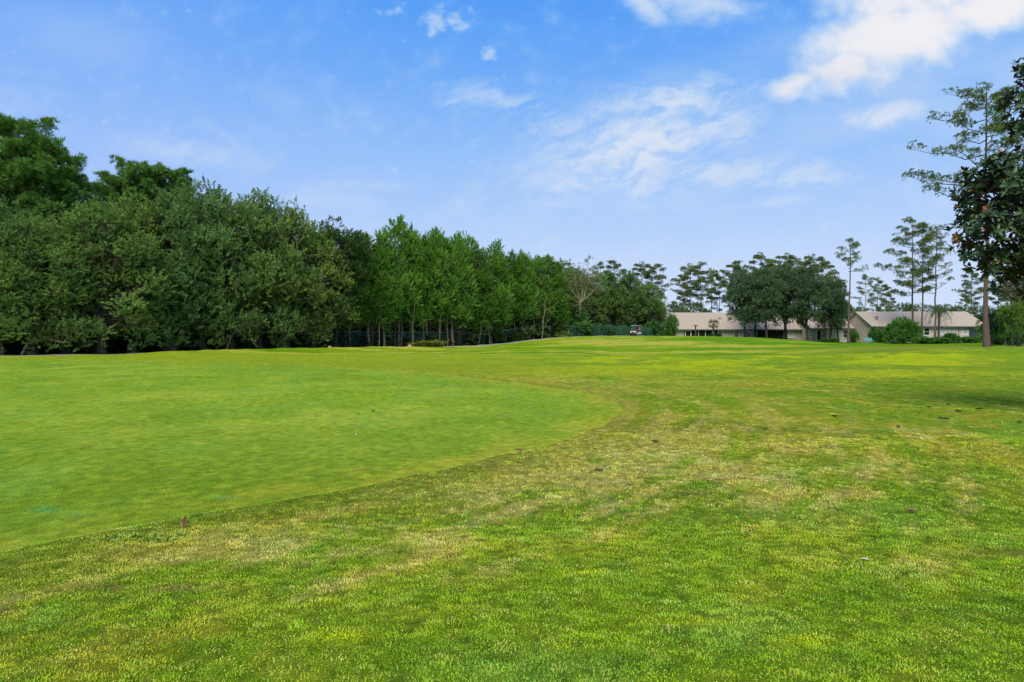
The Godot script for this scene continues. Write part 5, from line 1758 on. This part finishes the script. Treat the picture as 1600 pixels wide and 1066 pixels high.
	for q in [[1446, 103, 1.0, 0.6, "low shrub beside the large round shrub"], [1458, 105, 1.0, 0.55, "dark low shrub at the foot of the forked pine"], [1471, 104, 1.0, 0.6, "low shrub under the tall palm"], [1486, 108, 0.8, 0.95, "bright shrub before the blue windows, past the palm"], [1508, 112, 0.8, 0.6, "dark shrub under the last window of the long villa"], [1522, 112, 0.8, 0.6, "small shrub at the corner of the long villa"], [1372, 116, 0.9, 1.5, "shrub beside the door of the long villa"], [1383, 117, 0.7, 0.9, "small shrub between the door and the round shrub"], [1334, 116, 0.6, 1.2, "dark shrub under the gable"], [1051, 119, 0.75, 2.3, "upright shrub before the hipped end of the screened villa"], [1044, 123, 1.0, 0.8, "low hedge shrub before the hipped end of the screened villa"], [1117, 123, 0.8, 0.8, "low shrub under the small palm"], [1300, 114, 0.6, 0.5, "low shrub before the small white villa"], [1288, 114, 0.6, 0.45, "low shrub by the white door"], [1560, 92, 1.0, 1.0, "low shrub before the grey fence"], [1582, 90, 0.9, 1.1, "low shrub before the grey fence, below the bright tree"]]:
		plant(low, q[0], q[1], Vector3(q[2], q[3], q[2]), q[0], q[4], "garden shrubs round the villas")
	var col := make_oak("garden_tree", 7.0, 4.4, 1.0, 22, lin_c(0.08, 0.15, 0.03), lin_c(0.12, 0.20, 0.035), 3.6, M.bark_oak)
	plant(col, 1582, 72, Vector3(0.7, 0.85, 0.7), 0.4, "bright yellow-green tree before the grey fence below the magnolia")
	plant(col, 1614, 76, Vector3(0.9, 0.95, 0.9), 1.4, "yellow-green tree past the magnolia's lowest leaves")
	var darkm := make_oak("dark_garden_tree", 6.5, 4.0, 0.5, 20, lin_c(0.022, 0.045, 0.024), lin_c(0.035, 0.065, 0.03), 3.4, M.bark_dark)
	plant(darkm, 1551, 84, Vector3(0.8, 0.82, 0.8), 0.4, "dark round-leaved tree just behind the thick textured trunk")
	var mossy := make_oak("mossy_oak", 14.0, 8.0, 4.2, 26, lin_c(0.085, 0.115, 0.065), lin_c(0.12, 0.15, 0.08), 2.4, M.bark_dark)
	plant(mossy, 1592, 80, Vector3(0.86, 0.80, 0.86), 0.4, "grey mossy oak behind the magnolia's lower leaves")
	plant(mossy, 1680, 84, Vector3(1, 1, 1), 2.4, "grey mossy oak past the magnolia")
	for q in [[1556, 112, 2.0, "tall dark bush behind the board fence, just past the thick trunk"], [1575, 114, 2.4, "tall dark bush behind the board fence, below the mossy oak"], [1600, 112, 2.2, "tall dark bush behind the board fence, past the bright tree"], [1630, 108, 2.4, "tall dark bush behind the end of the board fence"], [1545, 128, 2.0, "tall dark bush past the corner of the long villa"]]:
		plant(low, q[0], q[1], Vector3(q[2], q[2], q[2]), q[0], q[3], "tall bushes behind the board fence")
	palms()
	# board fence behind the thick trunk
	var t := thing("board_fence", "grey-blue board fence behind the thick textured trunk", "fence", Vector3.ZERO)
	var bd := Buf.new()
	bd.bevel_box(Vector3(0, 0.9, 0), Vector3(0.19, 1.8, 0.025), 0.004)
	var bm := bd.mesh()
	for k in 70:
		var o := part("board", bm, M.wood_grey, t)
		o.position = on(71.0 + k * 0.2, 96.0, -0.05 + 0.02 * sin(k * 2.3))
		o.rotation.y = 0.02 * sin(k * 1.7)
	var rl := Buf.new()
	for y in [0.45, 1.4]:
		rl.box(Vector3(78.0, high(78.0, 96.0) + y, -96.06), Vector3(14.2, 0.09, 0.05))
	part("rail", rl.mesh(), M.wood_grey, t)

func palms() -> void:
	# tall feather palm
	var b := Buf.new()
	var l := Leaves.new()
	trunk_base(b, bent(Vector3.ZERO, Vector3(0.1, 5.4, 0), 0.0, 6, 0.03), 0.19, 0.15, 10)
	for k in 22:
		var p := frond(l, Vector3(0.1, 5.4 + 0.02 * k, 0), k * 2.4, lerpf(0.2, 1.1, k / 22.0), rf(2.3, 2.9), lerpf(1.2, 0.75, k / 22.0), 26, 0.62, 0.05, lin_c(0.06, 0.115, 0.04) * rf(0.8, 1.25))
		b.tube(p, taper(0.03, 0.008, 9), 4, false)
	var t := tree_thing("feather_palm", "palm", b, M.bark_oak, l, M.leaf)
	t.set_meta("category", "palm")
	plant(t, 1467, 106, Vector3(1.0, 0.98, 1.0), 0.4, "feather palm with arching fronds before the long villa")
	# small fan palm
	b = Buf.new()
	l = Leaves.new()
	trunk_base(b, bent(Vector3.ZERO, Vector3(0, 3.1, 0), 0.0, 5, 0.03), 0.17, 0.16, 8)
	for k in 26:
		var a := k * 2.4
		var e := lerpf(-0.9, 1.2, k / 26.0)
		var out := Vector3(cos(a) * cos(e), sin(e), sin(a) * cos(e))
		var o := Vector3(0, 3.1, 0) + out * 0.55
		b.rod(Vector3(0, 3.1, 0), o, 0.014, 0.01, 4)
		var side := out.cross(Vector3.UP if absf(out.y) < 0.9 else Vector3.RIGHT).normalized()
		var q := PackedVector3Array()
		for j in 11:
			var w := (j - 5) * 0.24
			rhombus(q, o, (side * sin(w) + out * cos(w) + rv() * 0.06).normalized(), 0.75, 0.07, 0.4)
		l.add(q, Transform3D.IDENTITY, (lin_c(0.07, 0.12, 0.035) if e > -0.3 else lin_c(0.16, 0.13, 0.06)) * rf(0.8, 1.2))
	t = tree_thing("fan_palm", "palm", b, M.bark_oak, l, M.leaf)
	t.set_meta("category", "palm")
	plant(t, 1115, 121, Vector3.ONE, 0.0, "small fan palm before the roof of the screened villa")
	# lopped palm: a bare stem with a flat tuft
	b = Buf.new()
	l = Leaves.new()
	trunk_base(b, bent(Vector3.ZERO, Vector3(0, 2.55, 0), 0.0, 5, 0.02), 0.13, 0.12, 8)
	for k in 16:
		var a := k * 2.4
		var q := PackedVector3Array()
		for j in 7:
			rhombus(q, Vector3(0, 2.55, 0), Vector3(cos(a + (j - 3) * 0.16), rf(0.08, 0.3), sin(a + (j - 3) * 0.16)).normalized(), rf(0.5, 0.66), 0.06, 0.5)
		l.add(q, Transform3D.IDENTITY, lin_c(0.13, 0.11, 0.06) * rf(0.8, 1.2))
	t = tree_thing("lopped_palm", "palm", b, M.bark_oak, l, M.leaf)
	t.set_meta("category", "palm")
	plant(t, 1087, 121, Vector3.ONE, 0.0, "lopped palm stem with a flat brown tuft before the screened porch")

func small_things() -> void:
	# bench
	var t := thing("bench", "turquoise bench on the lawn before the gable of the long villa", "bench", at(0.559, 108.0), 0.25)
	for k in 4:
		var b := Buf.new()
		b.bevel_box(Vector3(0, 0.45, -0.15 + k * 0.12), Vector3(1.5, 0.04, 0.1), 0.01)
		part("slat", b.mesh(), M.turquoise, t)
	for k in 3:
		var b := Buf.new()
		b.bevel_box(Vector3(0, 0.6 + k * 0.14, -0.26 - k * 0.03), Vector3(1.5, 0.11, 0.035), 0.01)
		part("back_slat", b.mesh(), M.turquoise, t)
	for s in [-1.0, 1.0]:
		for z in [-0.22, 0.2]:
			var b := Buf.new()
			b.bevel_box(Vector3(s * 0.66, 0.22, z), Vector3(0.07, 0.44, 0.07), 0.01)
			part("leg", b.mesh(), M.turquoise, t)
		var b := Buf.new()
		b.bevel_box(Vector3(s * 0.66, 0.7, -0.26), Vector3(0.06, 0.55, 0.05), 0.01, Basis(Vector3.RIGHT, -0.2))
		part("back_post", b.mesh(), M.turquoise, t)
	# tee blocks: sawn log ends
	for q in [[515, 63.5, "pale orange block on the grass before the last live oaks"], [640, 72.5, "orange-brown block on the grass before the yellow-green grass clumps"]]:
		var o := thing("tee_marker", q[2], "marker", at((q[0] - 800.0) / 1000.0, q[1]), 0.4, "orange tee markers")
		var b := Buf.new()
		b.bevel_box(Vector3(0, 0.17, 0), Vector3(0.34, 0.36, 0.3), 0.05)
		part("block", b.mesh(), M.orange, o)
		b = Buf.new()
		b.rod(Vector3(0, -0.15, 0), Vector3(0, 0.0, 0), 0.03)
		part("spike", b.mesh(), M.metal, o)
	# clumps of ornamental grass
	var l := Leaves.new()
	for k in 200:
		var q := PackedVector3Array()
		var a := rf(0, TAU)
		var base := Vector3(cos(a), 0, sin(a)) * rf(0.0, 0.25)
		var out := Vector3(cos(a), rf(0.7, 2.6), sin(a)).normalized()
		var L := rf(0.7, 1.15)
		var mid := base + out * L * 0.6
		var tip := mid + (out + Vector3(0, -0.7, 0)).normalized() * L * 0.5
		var s := out.cross(Vector3.UP).normalized() * 0.022
		q.append_array([base - s, base + s, mid + s, mid - s, mid - s, mid + s, tip + s * 0.2, tip - s * 0.2])
		l.add(q, Transform3D.IDENTITY, lin_c(0.16, 0.24, 0.03).lerp(lin_c(0.28, 0.25, 0.07), rng.randf()) * rf(0.8, 1.2))
	var clump := thing("ornamental_grass", "clump", "grass clump")
	clump.set_meta("kind_name", "ornamental_grass")
	part("leaves", leaf_mesh(l), M.blade, clump)
	for q in [[645, 74.5, 0.8, "small olive clump of ornamental grass behind the orange-brown block"], [662, 74.5, 1.05, "bright ornamental grass clump, first of the joined three"], [672, 75, 1.15, "bright ornamental grass clump in the middle of the joined three"], [686, 75.5, 1.1, "bright ornamental grass clump, nearest the cart path"]]:
		plant(clump, q[0], q[1], Vector3(q[2] * 1.3, q[2], q[2] * 1.3), q[0], q[3], "ornamental grass clumps before the cedars")
	# leaves and litter on the grass
	for q in [[289, 831, 0.085, 0.3, 1.2, 0, "rusty leaf standing on edge in the rough by the green"], [811, 709, 0.12, 1.4, 0.1, 0, "brown curled leaf just below the dip in the green"], [935, 742, 0.12, 1.7, 0.0, 0, "brown leaf on the rough between the straw patches and the green"], [1024, 697, 0.13, 1.9, 0.1, 1, "dark leaf on the mown ring past the green's tip"], [1424, 806, 0.09, 1.2, 0.1, 0, "brown leaf on the rough before the straw patches"], [1352, 885, 0.05, 1.0, 0.0, 2, "pale scrap on the near lush grass"], [556, 679, 0.07, 0.4, 0.1, 2, "pale scrap in the middle of the green"], [583, 645, 0.1, 1.5, 0.0, 1, "dark leaves in a row on the green"], [1517, 672, 0.07, 1.0, 0.2, 2, "white scrap on the grass below the dark leaves"], [1329, 665, 0.06, 0.2, 0.1, 2, "white scrap on the mown ring"], [1357, 654, 0.06, 2.0, 0.2, 2, "small white scrap beside dark leaves on the far rough"], [930, 708, 0.05, 1.0, 0.3, 1, "small dark scrap beside the mown ring"]]:
		fallen((q[0] - 800.0) / 1000.0, 1.6 / ((q[1] - 522.0) / 1000.0), q[2], q[3], q[4], [M.dry, M.dry_dark, M.dry_pale][q[5]], q[6])
	for q in [[1302, 637], [1344, 651], [1436, 651], [1482, 636], [1470, 661], [1478, 662], [1404, 671], [1567, 632], [1594, 662], [1498, 650], [1374, 651], [1304, 658], [1452, 640], [1530, 641], [1196, 676], [1264, 775], [560, 648], [1528, 738], [1580, 700]]:
		fallen((q[0] - 800.0) / 1000.0, 1.6 / ((q[1] - 522.0) / 1000.0), rf(0.07, 0.15) * (1.0 if q[1] < 690 else 0.4), rf(0, TAU), rf(-0.1, 0.2), M.dry_dark, "small dark dead leaf lying on the farther rough", "dark dead leaves on the farther rough")
	# a patch of broad weeds by the green
	var w := Leaves.new()
	for k in 46:
		var q := PackedVector3Array()
		var c := Vector3(rf(-0.28, 0.28), 0.0, rf(-0.08, 0.08))
		for j in 5:
			var a := rf(0, TAU)
			rhombus(q, c, Vector3(cos(a), rf(0.5, 1.4), sin(a)).normalized(), rf(0.03, 0.055), 0.014, 0.5, 0.1)
		w.add(q, Transform3D.IDENTITY, lin_c(0.22, 0.34, 0.06) * rf(0.8, 1.2))
	var weed := part("weed_patch", leaf_mesh(w), M.blade, self)
	weed.position = at(-0.58, 4.87, 0.0)
	tag(weed, "pale green broad-leaved weeds in the rough beside the green", "weeds")
	weed.set_meta("kind", "stuff")
